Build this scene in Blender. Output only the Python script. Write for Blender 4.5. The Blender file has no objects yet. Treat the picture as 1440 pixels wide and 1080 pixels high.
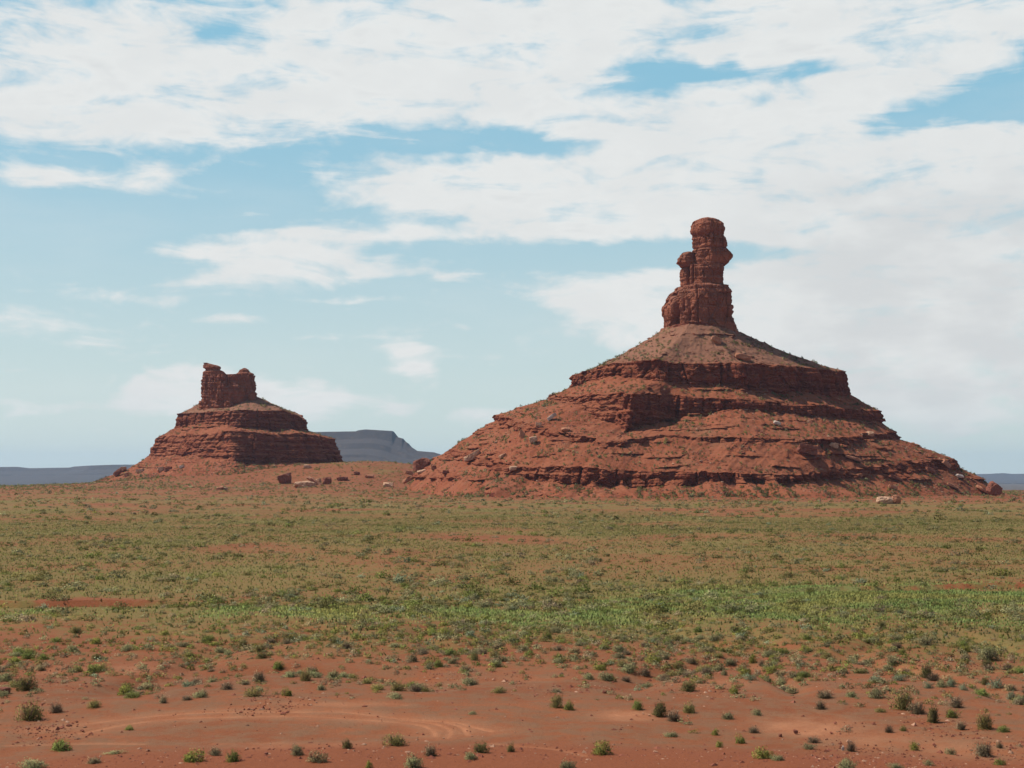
import bpy, math, random
import numpy as np
from mathutils import Vector
from mathutils.bvhtree import BVHTree

R = math.radians
scene = bpy.context.scene
COL = scene.collection

# ------------------------------------------------------------------ camera
F = 1978.0                       # focal length in photo pixels (1440 wide)
CX, CY = 720.0, 540.0
HORIZON = 668.0
PITCH = math.atan((HORIZON - CY) / F)
CAM_Z = 9.0
cam_d = bpy.data.cameras.new("camera")
cam_d.sensor_width = 36.0
cam_d.lens = F / 1440.0 * 36.0
cam_d.clip_start = 0.5
cam_d.clip_end = 60000.0
cam = bpy.data.objects.new("camera", cam_d)
cam.location = (0, 0, CAM_Z)
cam.rotation_euler = (math.pi / 2 + PITCH, 0, 0)
COL.objects.link(cam)
scene.camera = cam

# ------------------------------------------------------------------ light
SUN_EL, SUN_BACK = 54.0, 11.0    # elevation; degrees behind the plane of the picture, from the left
sun_dir = Vector((-math.cos(R(SUN_EL)) * math.cos(R(SUN_BACK)), math.cos(R(SUN_EL)) * math.sin(R(SUN_BACK)), math.sin(R(SUN_EL))))
sd = bpy.data.lights.new("sun", 'SUN')
sd.energy = 4.2
sd.angle = R(0.55)
sd.color = (1.0, 0.95, 0.87)
sun = bpy.data.objects.new("sun", sd)
sun.rotation_euler = sun_dir.to_track_quat('Z', 'Y').to_euler()
COL.objects.link(sun)

vs = scene.view_settings
scene.display_settings.display_device = 'sRGB'
vs.view_transform = 'Standard'
vs.look = 'None'
vs.exposure = 0.12
vs.gamma = 1.0
vs.use_curve_mapping = False
scene.cycles.volume_bounces = 1
scene.cycles.max_bounces = 6
scene.cycles.diffuse_bounces = 3
scene.cycles.transmission_bounces = 3


def ray(px, py):
    """direction through a photo pixel, scaled so that y = 1"""
    u, v = (px - CX) / F, (CY - py) / F
    c, s = math.cos(PITCH), math.sin(PITCH)
    dy, dz = c - v * s, s + v * c
    return u / dy, dz / dy


def P(px, py, D):
    a, b = ray(px, py)
    return (a * D, D, CAM_Z + b * D)


# ------------------------------------------------------------------ world: sky and clouds
class NT:
    def __init__(self, tree):
        self.t = tree
        self.n = tree.nodes
        self.l = tree.links

    def node(self, typ, **kw):
        nd = self.n.new(typ)
        for k, v in kw.items():
            setattr(nd, k, v)
        return nd

    def put(self, sock, v):
        if isinstance(v, bpy.types.NodeSocket):
            self.l.new(v, sock)
        elif v is not None:
            sock.default_value = v

    def math(self, op, a, b=None, c=None, clamp=False):
        nd = self.node('ShaderNodeMath', operation=op)
        nd.use_clamp = clamp
        for s, v in zip(nd.inputs, (a, b, c)):
            self.put(s, v)
        return nd.outputs[0]

    def vmath(self, op, a, b=None, c=None, out=0):
        nd = self.node('ShaderNodeVectorMath', operation=op)
        for s, v in zip(nd.inputs, (a, b, c)):
            self.put(s, v)
        return nd.outputs[out]

    def smooth(self, v, lo, hi, a=0.0, b=1.0):
        nd = self.node('ShaderNodeMapRange', interpolation_type='SMOOTHSTEP')
        for s, x in zip(nd.inputs, (v, lo, hi, a, b)):
            self.put(s, x)
        return nd.outputs[0]

    def lin(self, v, lo, hi, a=0.0, b=1.0):
        nd = self.node('ShaderNodeMapRange')
        for s, x in zip(nd.inputs, (v, lo, hi, a, b)):
            self.put(s, x)
        return nd.outputs[0]

    def mix(self, f, a, b, blend='MIX'):
        nd = self.node('ShaderNodeMix', data_type='RGBA', blend_type=blend)
        self.put(nd.inputs[0], f)
        for s, v in ((nd.inputs[6], a), (nd.inputs[7], b)):
            self.put(s, (*v, 1.0) if isinstance(v, tuple) and len(v) == 3 else v)
        return nd.outputs[2]

    def noise(self, vec, scale, detail=4.0, rough=0.55, dist=0.0, out=0):
        nd = self.node('ShaderNodeTexNoise')
        self.put(nd.inputs['Vector'], vec)
        nd.inputs['Scale'].default_value = scale
        nd.inputs['Detail'].default_value = detail
        nd.inputs['Roughness'].default_value = rough
        nd.inputs['Distortion'].default_value = dist
        return nd.outputs[out]

    def xyz(self, x, y, z):
        nd = self.node('ShaderNodeCombineXYZ')
        for s, v in zip(nd.inputs, (x, y, z)):
            self.put(s, v)
        return nd.outputs[0]

    def sep(self, v):
        nd = self.node('ShaderNodeSeparateXYZ')
        self.put(nd.inputs[0], v)
        return nd.outputs


world = bpy.data.worlds.new("World")
scene.world = world
world.use_nodes = True
world.cycles.sampling_method = 'MANUAL'
world.cycles.sample_map_resolution = 512
w = NT(world.node_tree)
w.n.clear()
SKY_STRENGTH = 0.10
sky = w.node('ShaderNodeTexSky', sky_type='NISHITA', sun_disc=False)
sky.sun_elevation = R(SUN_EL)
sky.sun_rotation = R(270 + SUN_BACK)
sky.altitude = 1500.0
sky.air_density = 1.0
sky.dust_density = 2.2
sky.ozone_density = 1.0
geo = w.node('ShaderNodeTexCoord')
gx, gy, gz_ = w.sep(geo.outputs['Generated'])
az = w.math('MULTIPLY', w.math('ARCTAN2', gx, gy), 180 / math.pi)
el = w.math('MULTIPLY', w.math('ARCSINE', gz_), 180 / math.pi)
vec = w.xyz(az, el, 0.0)

# cloud masses: (photo-like azimuth/elevation spot, half-extents in the same units, weight)
CLOUDS = [
    (150, 70, 330, 90, 1.0), (80, 150, 170, 45, .8), (210, 165, 70, 28, .7), (330, 120, 160, 50, .8), (20, 190, 60, 14, .4), (550, 120, 130, 60, .38),
    (600, 40, 260, 80, .68), (760, 90, 150, 55, .7), (900, 30, 260, 38, 1.0), (1180, 40, 220, 42, .9), (1370, 50, 130, 45, .9), (700, 150, 130, 32, .3),
    (330, 42, 60, 28, -.65), (950, 100, 75, 24, -.7), (1120, 98, 70, 14, -.5),
    (990, 82, 14, 12, .9), (1105, 72, 55, 16, .8), (1060, 86, 30, 7, .4),
    (1000, 165, 170, 34, 1.0), (1130, 140, 130, 36, 1.0), (1250, 110, 90, 22, .8), (860, 170, 110, 22, .7), (1290, 95, 70, 15, .6),
    (1340, 145, 130, 28, -.68), (1250, 190, 50, 22, -.7), (770, 205, 150, 20, -.7),
    (760, 275, 200, 45, 1.0), (900, 250, 200, 40, 1.0), (1080, 250, 260, 60, 1.0), (1200, 330, 330, 110, 1.2), (1350, 250, 160, 60, 1.0), (1390, 188, 80, 14, .8),
    (640, 262, 110, 30, .7), (1350, 430, 230, 130, .8), (1120, 440, 160, 60, .7), (1250, 480, 120, 40, .6), (1330, 520, 190, 60, .8), (1200, 560, 250, 50, .6),
    (900, 357, 200, 17, -1.15), (1090, 356, 90, 12, -.6),
    (900, 412, 120, 24, 1.0), (830, 418, 70, 11, .7), (940, 450, 120, 26, .7), (880, 470, 80, 16, .4),
    (620, 325, 170, 12, .7), (420, 360, 160, 26, .9), (480, 380, 120, 15, .8), (330, 352, 90, 9, .7), (310, 392, 90, 13, .5), (400, 330, 110, 8, .5),
    (110, 256, 125, 14, .9), (215, 238, 35, 14, .7), (40, 244, 60, 12, .5), (455, 243, 22, 9, .5), (345, 205, 24, 6, .45), (620, 218, 60, 5, .4),
    (60, 448, 90, 20, .9), (140, 416, 90, 8, .7), (140, 488, 85, 9, .65), (328, 447, 42, 9, .85), (475, 472, 62, 7, .7), (500, 421, 60, 4, .4), (650, 461, 50, 5, .35), (710, 500, 60, 7, .35),
    (225, 552, 62, 26, 1.7), (265, 540, 55, 22, 1.6), (420, 568, 80, 18, 1.3), (375, 545, 50, 20, .8), (568, 489, 32, 14, 1.45), (580, 524, 26, 10, 1.3), (566, 575, 38, 14, .7), (680, 585, 42, 13, .7),
    (60, 575, 90, 12, .5), (1170, 468, 26, 12, .5), (1350, 600, 40, 10, .35),
]
acc = None
wv = w.noise(vec, 0.35, 3.0, 0.5, out=1)
warp = w.vmath('MULTIPLY_ADD', w.vmath('SUBTRACT', wv, (0.5, 0.5, 0.5)), (2.2, 0.9, 0.0), vec)
for px, py, rx, ry, wt in CLOUDS:
    a, b = ray(px, py)
    A = math.degrees(math.atan(a))
    E = math.degrees(math.atan(b / math.hypot(1, a)))
    ra, re = math.degrees(rx / F) * 1.12, math.degrees(ry / F) * 1.12
    q = w.vmath('MULTIPLY_ADD', warp, (1 / ra, 1 / re, 0), (-A / ra, -E / re, 0))
    d2 = w.vmath('DOT_PRODUCT', q, q, out=1)
    acc = w.math('MULTIPLY_ADD', w.math('POWER', 0.3679, d2), wt, acc if acc is not None else 0.0)
# far beyond the modelled masses the sky carries scattered cloud
offx = w.smooth(w.math('ABSOLUTE', az), 24.0, 34.0)
offy = w.smooth(el, 20.0, 27.0)
off = w.math('MAXIMUM', offx, offy)
acc = w.math('ADD', acc, w.math('MULTIPLY', off, 0.12))
streak = w.vmath('MULTIPLY', vec, (0.25, 1.0, 1.0))
n1 = w.noise(streak, 0.85, 10.0, 0.60, 0.7)
n2 = w.noise(w.vmath('MULTIPLY', vec, (0.6, 1.0, 1.0)), 1.4, 9.0, 0.58, 0.2)
nn = w.math('ADD', w.math('MULTIPLY', n1, 0.7), w.math('MULTIPLY', n2, 0.3))
acc = w.math('MINIMUM', acc, 1.15)
dens = w.math('MULTIPLY_ADD', w.math('SUBTRACT', nn, 0.5), 3.5, w.math('MULTIPLY', acc, 0.95))
cover = w.smooth(dens, 0.20, 1.12, 0.0, 0.95)
veil = w.smooth(w.noise(streak, 0.25, 6.0, 0.55), 0.42, 0.80, 0.0, 0.22)
cover = w.math('MAXIMUM', cover, veil)
thick = w.smooth(dens, 0.9, 1.9)
shade_n = w.noise(w.vmath('MULTIPLY', vec, (0.45, 1.0, 1.0)), 0.55, 6.0, 0.55)
k = 1.0 / SKY_STRENGTH
white = (0.77 * k, 0.775 * k, 0.76 * k)
grey = (0.635 * k, 0.645 * k, 0.645 * k)
heavy = w.math('MULTIPLY', w.smooth(az, 4.0, 14.0), w.smooth(el, 15.5, 9.0))
gm_ = w.math('MAXIMUM', w.math('MULTIPLY', thick, w.smooth(shade_n, 0.38, 0.68, 0.0, 0.75)), w.math('MULTIPLY', heavy, w.smooth(shade_n, 0.30, 0.62, 0.25, 1.0)))
gm_ = w.math('MAXIMUM', gm_, w.smooth(shade_n, 0.62, 0.36, 0.0, 0.30))
ccol = w.mix(gm_, white, grey)
# clear sky: the physical sky, paled by an added tint, kept overhead to lift shadows
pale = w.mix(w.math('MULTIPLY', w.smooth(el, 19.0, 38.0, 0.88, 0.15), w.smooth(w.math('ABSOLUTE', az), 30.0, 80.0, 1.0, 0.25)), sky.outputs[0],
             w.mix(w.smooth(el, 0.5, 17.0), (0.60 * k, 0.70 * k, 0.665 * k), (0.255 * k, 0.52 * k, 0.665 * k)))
# low clouds sink into the horizon haze
cover = w.math('MULTIPLY', cover, w.smooth(el, -1.0, 4.0, 0.35, 1.0))
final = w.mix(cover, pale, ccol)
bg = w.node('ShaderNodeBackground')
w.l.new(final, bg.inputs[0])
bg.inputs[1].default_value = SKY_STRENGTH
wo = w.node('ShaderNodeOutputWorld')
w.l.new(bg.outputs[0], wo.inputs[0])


# ------------------------------------------------------------------ numpy noise
def _hash(ix, iy, iz, seed):
    h = (ix.astype(np.int64) * 374761393 + iy.astype(np.int64) * 668265263 + iz.astype(np.int64) * 2147483647 + seed * 974634421) & 0xFFFFFFFF
    h = ((h ^ (h >> 13)) * 1274126177) & 0xFFFFFFFF
    h = ((h ^ (h >> 16)) * 2246822519) & 0xFFFFFFFF
    return h ^ (h >> 15)


def noise3(x, y, z, seed=0):
    x, y, z = np.broadcast_arrays(np.asarray(x, float), np.asarray(y, float), np.asarray(z, float))
    ix, iy, iz = np.floor(x), np.floor(y), np.floor(z)
    fx, fy, fz = x - ix, y - iy, z - iz
    u, v, q = [t * t * t * (t * (t * 6 - 15) + 10) for t in (fx, fy, fz)]
    out = 0
    for dx in (0, 1):
        for dy in (0, 1):
            for dz in (0, 1):
                h = _hash(ix + dx, iy + dy, iz + dz, seed)
                g = ((h & 1023) / 511.5 - 1) * (fx - dx) + (((h >> 10) & 1023) / 511.5 - 1) * (fy - dy) + (((h >> 20) & 1023) / 511.5 - 1) * (fz - dz)
                out = out + g * (u if dx else 1 - u) * (v if dy else 1 - v) * (q if dz else 1 - q)
    return out * 1.5


def fbm(x, y, z, octv=4, seed=0, gain=0.5):
    s, a, t = 0, 1.0, 0
    for i in range(octv):
        s = s + a * noise3(x * 2 ** i, y * 2 ** i, z * 2 ** i, seed + i * 17)
        t += a
        a *= gain
    return s / t


def worley(x, y, z, seed=0):
    """jittered cells: (random value of the nearest cell in -1..1, distance gap to the next cell)"""
    ix, iy, iz = np.floor(x), np.floor(y), np.floor(z)
    f1 = np.full(x.shape, 9.0)
    f2 = np.full(x.shape, 9.0)
    val = np.zeros(x.shape)
    for dx in (-1, 0, 1):
        for dy in (-1, 0, 1):
            for dz in (-1, 0, 1):
                h = _hash(ix + dx, iy + dy, iz + dz, seed)
                d = np.sqrt((ix + dx + (h & 1023) / 1023 - x) ** 2 + (iy + dy + ((h >> 10) & 1023) / 1023 - y) ** 2 + (iz + dz + ((h >> 20) & 1023) / 1023 - z) ** 2)
                near = d < f1
                f2 = np.where(near, f1, np.minimum(f2, d))
                val = np.where(near, ((h >> 5) & 255) / 127.5 - 1, val)
                f1 = np.where(near, d, f1)
    return val, f2 - f1


def sst(x, a, b):
    t = np.clip((np.asarray(x, float) - a) / (b - a), 0, 1)
    return t * t * (3 - 2 * t)


# ------------------------------------------------------------------ mesh helpers
def make_mesh(name, verts, faces, mat=None, smooth=False, attrs=None):
    """verts (N,3), faces (M,3|4) int arrays; attrs {name: (domain, array)}"""
    me = bpy.data.meshes.new(name)
    verts = np.asarray(verts, np.float32)
    faces = np.asarray(faces, np.int32)
    m, kk = faces.shape
    me.vertices.add(len(verts))
    me.vertices.foreach_set('co', verts.ravel())
    me.loops.add(m * kk)
    me.loops.foreach_set('vertex_index', faces.ravel())
    me.polygons.add(m)
    me.polygons.foreach_set('loop_start', np.arange(0, m * kk, kk, dtype=np.int32))
    me.polygons.foreach_set('use_smooth', np.full(m, smooth, bool))
    for an, (dom, arr) in (attrs or {}).items():
        arr = np.asarray(arr, np.float32)
        if an == 'nrm':
            at = me.attributes.new(an, 'FLOAT_VECTOR', dom)
            at.data.foreach_set('vector', np.ascontiguousarray(arr).ravel())
        elif arr.ndim == 1:
            at = me.attributes.new(an, 'FLOAT', dom)
            at.data.foreach_set('value', arr)
        else:
            at = me.attributes.new(an, 'FLOAT_COLOR', dom)
            at.data.foreach_set('color', np.concatenate([arr, np.ones((len(arr), 1), np.float32)], 1).ravel())
    me.update(calc_edges=True)
    if mat:
        me.materials.append(mat)
    return me


def link(name, me, parent=None, loc=(0, 0, 0)):
    o = bpy.data.objects.new(name, me)
    o.location = loc
    COL.objects.link(o)
    if parent is not None:
        o.parent = parent
    return o


def tag(o, label=None, cat=None, group=None, kind=None):
    for kk, v in (('label', label), ('category', cat), ('group', group), ('kind', kind)):
        if v:
            o[kk] = v
    return o


def grid_faces(nr, nc, wrap):
    i = np.arange(nr - 1)[:, None]
    j = np.arange(nc if wrap else nc - 1)[None, :]
    j2 = (j + 1) % nc
    a = i * nc + j
    b = i * nc + j2
    return np.stack([a, (i + 1) * nc + j, (i + 1) * nc + j2, b], -1).reshape(-1, 4)


# ------------------------------------------------------------------ materials
def new_mat(name):
    m = bpy.data.materials.new(name)
    m.use_nodes = True
    t = NT(m.node_tree)
    t.n.clear()
    out = t.node('ShaderNodeOutputMaterial')
    return m, t, out


def principled(t, out, col, rough=0.95, bump=None, bump_d=0.3, strength=0.6):
    b = t.node('ShaderNodeBsdfPrincipled')
    t.put(b.inputs['Base Color'], (*col, 1) if isinstance(col, tuple) and len(col) == 3 else col)
    b.inputs['Roughness'].default_value = rough
    b.inputs['Specular IOR Level'].default_value = 0.12
    if bump is not None:
        bp = t.node('ShaderNodeBump')
        bp.inputs['Strength'].default_value = strength
        bp.inputs['Distance'].default_value = bump_d
        t.put(bp.inputs['Height'], bump)
        t.l.new(bp.outputs[0], b.inputs['Normal'])
    t.l.new(b.outputs[0], out.inputs[0])
    return b


def attr(t, name, out='Fac'):
    nd = t.node('ShaderNodeAttribute', attribute_name=name)
    return nd.outputs[out]


def ground_material():
    m, t, out = new_mat("desert_soil")
    pos = t.node('ShaderNodeNewGeometry').outputs['Position']
    nA = t.noise(pos, 0.07, 5, 0.6)
    nB = t.noise(pos, 0.9, 6, 0.65)
    nC = t.noise(pos, 6.0, 4, 0.7)
    nD = t.noise(pos, 26.0, 3, 0.75)
    c = t.mix(t.smooth(nA, 0.35, 0.65), (0.230, 0.074, 0.030), (0.288, 0.099, 0.041))
    # desert pavement: a thin grey-brown gravel lag over the red soil
    c = t.mix(t.math('MULTIPLY', t.smooth(nB, 0.38, 0.62), attr(t, 'lag')), c, (0.225, 0.106, 0.053))
    c = t.mix(attr(t, 'red'), c, (0.245, 0.076, 0.033))
    c = t.mix(t.math('MULTIPLY', attr(t, 'sand'), t.smooth(nB, 0.2, 0.7, 0.45, 1.0)), c, (0.50, 0.215, 0.105))
    # ground-hugging annuals
    cm = t.math('ADD', attr(t, 'cover'), t.math('MULTIPLY', t.math('SUBTRACT', t.math('ADD', t.math('MULTIPLY', nB, 0.6), t.math('MULTIPLY', nA, 0.4)), 0.5), 1.6))
    olive = t.mix(t.smooth(t.noise(pos, 0.03, 4, 0.6), 0.4, 0.62), (0.186, 0.141, 0.045), (0.170, 0.160, 0.047))
    c = t.mix(t.smooth(cm, 0.30, 0.75, 0.0, 0.80), c, olive)
    gm = t.math('ADD', attr(t, 'green'), t.math('MULTIPLY', t.math('SUBTRACT', nB, 0.5), 0.9))
    c = t.mix(t.smooth(gm, 0.35, 0.75, 0.0, 0.85), c, (0.185, 0.200, 0.066))
    c = t.mix(t.smooth(nC, 0.25, 0.75, 0.0, 0.35), c, t.mix(1.0, c, (0.62, 0.58, 0.56), 'MULTIPLY'))
    c = t.mix(t.smooth(nD, 0.30, 0.46, 0.45, 0.0), c, t.mix(1.0, c, (0.55, 0.52, 0.50), 'MULTIPLY'))
    c = t.mix(t.smooth(nD, 0.60, 0.74, 0.0, 0.35), c, (0.36, 0.185, 0.115))
    c = t.mix(attr(t, 'far'), c, t.mix(t.smooth(t.noise(pos, 0.0012, 5, 0.6), 0.4, 0.6), (0.115, 0.075, 0.052), (0.085, 0.070, 0.050)))
    hgt = t.math('ADD', t.math('MULTIPLY', nB, 0.5), t.math('MULTIPLY_ADD', nC, 0.3, t.math('MULTIPLY', nD, 0.12)))
    principled(t, out, c, 0.97, hgt, 0.16, 0.9)
    return m


def rock_material(name, dark, mid, lite, soil, soil2, zs=1.0):
    m, t, out = new_mat(name)
    g = t.node('ShaderNodeNewGeometry')
    pos = g.outputs['Position']
    nx, ny, nz = t.sep(g.outputs['Normal'])
    px_, py_, pz_ = t.sep(pos)
    warpn = t.noise(pos, 0.03, 3, 0.5)
    zz = t.math('ADD', pz_, t.math('MULTIPLY', warpn, 5.0))
    # colour of the beds follows height
    strat = t.noise(t.xyz(t.math('MULTIPLY', px_, 0.004), t.math('MULTIPLY', py_, 0.004), t.math('MULTIPLY', zz, 0.33 * zs)), 1.0, 5, 0.65)
    n1 = t.noise(pos, 0.12, 6, 0.65)
    n2 = t.noise(pos, 0.9, 5, 0.7)
    rock = t.mix(t.smooth(strat, 0.36, 0.62), dark, mid)
    rock = t.mix(t.smooth(n1, 0.52, 0.74, 0, 0.65), rock, lite)
    # desert varnish runs down the faces
    var = t.noise(t.vmath('MULTIPLY', pos, (0.32, 0.32, 0.035)), 1.0, 5, 0.6)
    rock = t.mix(t.smooth(var, 0.54, 0.70, 0, 0.55), rock, t.mix(1.0, rock, (0.55, 0.50, 0.50), 'MULTIPLY'))
    so = t.mix(t.smooth(t.noise(pos, 0.05, 5, 0.65), 0.38, 0.62), soil, soil2)
    so = t.mix(t.smooth(n2, 0.45, 0.72, 0, 0.45), so, t.mix(1.0, so, (0.66, 0.62, 0.60), 'MULTIPLY'))
    so = t.mix(t.smooth(attr(t, 'scree'), 0.0, 1.0, 0.0, 0.60), so, (0.250, 0.138, 0.088))
    so = t.mix(t.smooth(t.noise(pos, 0.045, 5, 0.7, 0.5), 0.52, 0.70, 0, 0.35), so, (0.210, 0.122, 0.064))
    fl = t.math('ADD', nz, t.math('MULTIPLY', t.math('SUBTRACT', n2, 0.5), 0.35))
    c = t.mix(t.smooth(fl, 0.42, 0.66), rock, so)
    hgt = t.math('ADD', t.math('MULTIPLY', n2, 0.6), t.math('MULTIPLY', t.noise(pos, 3.0, 4, 0.7), 0.3))
    principled(t, out, c, 0.95, hgt, 0.9, 0.8)
    return m


GROUND = ground_material()
ROCK = rock_material("red_sandstone", (0.135, 0.034, 0.018), (0.205, 0.053, 0.027), (0.270, 0.084, 0.042), (0.258, 0.076, 0.034), (0.300, 0.099, 0.047))
SPIRE = rock_material("spire_sandstone", (0.225, 0.072, 0.038), (0.320, 0.106, 0.056), (0.400, 0.160, 0.090), (0.27, 0.10, 0.06), (0.30, 0.12, 0.075), 0.6)


def simple_rock(name, a, b):
    m, t, out = new_mat(name)
    pos = t.node('ShaderNodeTexCoord').outputs['Object']
    n1 = t.noise(pos, 0.7, 6, 0.65)
    n2 = t.noise(pos, 4.0, 5, 0.7)
    c = t.mix(t.smooth(n1, 0.36, 0.64), a, b)
    c = t.mix(t.smooth(n2, 0.5, 0.75, 0, 0.5), c, t.mix(1.0, c, (0.6, 0.56, 0.54), 'MULTIPLY'))
    principled(t, out, c, 0.93, t.math('ADD', n2, n1), 0.15, 0.6)
    return m


B_PALE = simple_rock("pale_boulder_rock", (0.46, 0.255, 0.150), (0.57, 0.36, 0.235))
B_ORANGE = simple_rock("orange_boulder_rock", (0.38, 0.160, 0.088), (0.48, 0.23, 0.135))
B_DARK = simple_rock("dark_red_boulder_rock", (0.200, 0.070, 0.045), (0.270, 0.105, 0.066))
B_WHITE = simple_rock("whitish_boulder_rock", (0.50, 0.38, 0.30), (0.60, 0.49, 0.41))


# ------------------------------------------------------------------ terrain
def wash_y(x):
    return np.interp(x, [-80, -45, -35, -28, -10, 0, 12, 25, 45, 80], [106, 103, 101, 102, 99, 101, 108, 114, 116.5, 118])


def gz(x, y):
    x, y = np.asarray(x, float), np.asarray(y, float)
    r = np.hypot(x, y)
    lft = sst(x, -20, -110) * sst(x, -430, -330)
    z = -3.2 * sst(r, 330, 900) * (1 - lft) + 1.6 * lft * sst(r, 480, 940)
    z = z + 17.0 * np.exp(-(np.abs((x + 90) / 95) ** 2.2) - (np.abs(y - 1060) / 125) ** 2)
    z = z + 9.0 * np.exp(-((x + 215) / 75) ** 2 - ((y - 1090) / 110) ** 2)
    z = z + 2.0 * np.exp(-((x - 130) / 150) ** 2 - ((y - 850) / 100) ** 2)
    z = z - 58 * sst(r, 1180, 2700)
    # the bank the photograph is taken from
    z = z + 7.3 * sst(r, 40, 3) ** 1.8 + 0.30 * sst(r, 49, 43)
    near = sst(r, 1500, 500)
    z = z + near * (0.35 * fbm(x / 28, y / 28, 0, 3, 5) + 0.10 * fbm(x / 4, y / 4, 0, 3, 9) * sst(r, 420, 200))
    # dry wash with a cut bank on its far side
    d = y - wash_y(x) - 1.2 * fbm(x / 9, 3.1, 0.7, 3, 77)
    depth = 0.7 * np.clip(np.exp(-((x + 32) / 8) ** 2) + 0.7 * np.exp(-((x - 34) / 16) ** 2) + 0.15, 0, 1)
    z = z - depth * sst(d, -5.5, -0.8) * sst(d, 0.5, -0.1)
    # shallow gullies and hummocks nearer
    z = z - 0.35 * np.exp(-(noise3(x / 9, y / 16, 0.2, 41) / 0.09) ** 2) * sst(r, 58, 64) * sst(r, 92, 80)
    # low red fans and hummocks round the feet of the buttes
    z = z + 1.5 * np.clip(fbm(x / 26, y / 40, 0.4, 3, 61) + 0.12, 0, 1) * sst(r, 540, 660) * near
    # broad low swells under the far scrub
    z = z + 0.16 * noise3(x / 90, y / 60, 0.9, 55) * sst(r, 100, 180) * near
    return z


def ground_hit(px, py, d0=30.0, d1=1400.0):
    a, b = ray(px, py)
    D = 1 / np.linspace(1 / d0, 1 / d1, 3000)
    below = CAM_Z + b * D < gz(a * D, D)
    i = int(np.argmax(below)) if below.any() else len(D) - 1
    if i == 0:
        i = 1
    lo, hi = D[i - 1], D[i]
    for _ in range(18):
        mid = (lo + hi) / 2
        if CAM_Z + b * mid < float(gz(a * mid, mid)):
            hi = mid
        else:
            lo = mid
    return np.array([a * hi, hi, float(gz(a * hi, hi))])


def project(x, y, z):
    c, s = math.cos(PITCH), math.sin(PITCH)
    zc = z - CAM_Z
    f = y * c + zc * s
    v = -y * s + zc * c
    return CX + F * x / f, CY - F * v / f


def poly_dist(x, y, pts):
    d = np.full(x.shape, 1e9)
    for (x0, y0), (x1, y1) in zip(pts[:-1], pts[1:]):
        dx, dy = x1 - x0, y1 - y0
        t = np.clip(((x - x0) * dx + (y - y0) * dy) / (dx * dx + dy * dy + 1e-9), 0, 1)
        d = np.minimum(d, np.hypot(x - x0 - t * dx, y - y0 - t * dy))
    return d


def smooth_line(pts, n=8):
    p = np.array(pts, float)
    p = np.vstack([2 * p[0] - p[1], p, 2 * p[-1] - p[-2]])
    out = []
    for i in range(1, len(p) - 2):
        for k in range(n):
            t = k / n
            out.append(0.5 * ((2 * p[i]) + (-p[i - 1] + p[i + 1]) * t + (2 * p[i - 1] - 5 * p[i] + 4 * p[i + 1] - p[i + 2]) * t * t + (-p[i - 1] + 3 * p[i] - 3 * p[i + 1] + p[i + 2]) * t ** 3))
    out.append(p[-2])
    return out


RUTS = [
    [(60, 1026), (150, 1013), (250, 1003), (330, 1000), (420, 1000), (480, 1000), (540, 1007), (600, 1012), (640, 1015), (665, 1021), (690, 1027)],
    [(110, 1030), (180, 1017), (250, 1009), (330, 1007), (420, 1006), (480, 1009), (560, 1015), (595, 1020), (608, 1028), (610, 1034)],
    [(560, 1011), (600, 1015), (620, 1020), (632, 1028), (626, 1037)],
    [(625, 1015), (648, 1021), (656, 1033)],
    [(300, 1046), (350, 1045), (392, 1044)], [(10, 1048), (80, 1046), (150, 1045), (200, 1046)],
    [(690, 1045), (730, 1049), (780, 1053), (820, 1062)], [(470, 990), (540, 989), (570, 991)],
]
RUTS_W = [[tuple(ground_hit(*q)[:2]) for q in smooth_line(r, 5)] for r in RUTS]
PATCHES = [(880, 1006, 46, 7, 1.0), (1140, 1020, 75, 13, .8), (1230, 1040, 90, 16, .45), (630, 1024, 60, 10, .45), (480, 990, 90, 4, .5), (190, 940, 60, 6, .45), (1330, 1050, 90, 20, .4),
           (1000, 960, 60, 6, .35), (420, 1048, 120, 6, .35), (1050, 940, 80, 5, .3), (1290, 935, 90, 12, .35), (90, 940, 90, 5, .4), (1030, 897, 60, 3, .5), (700, 955, 100, 5, .25)]


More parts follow.
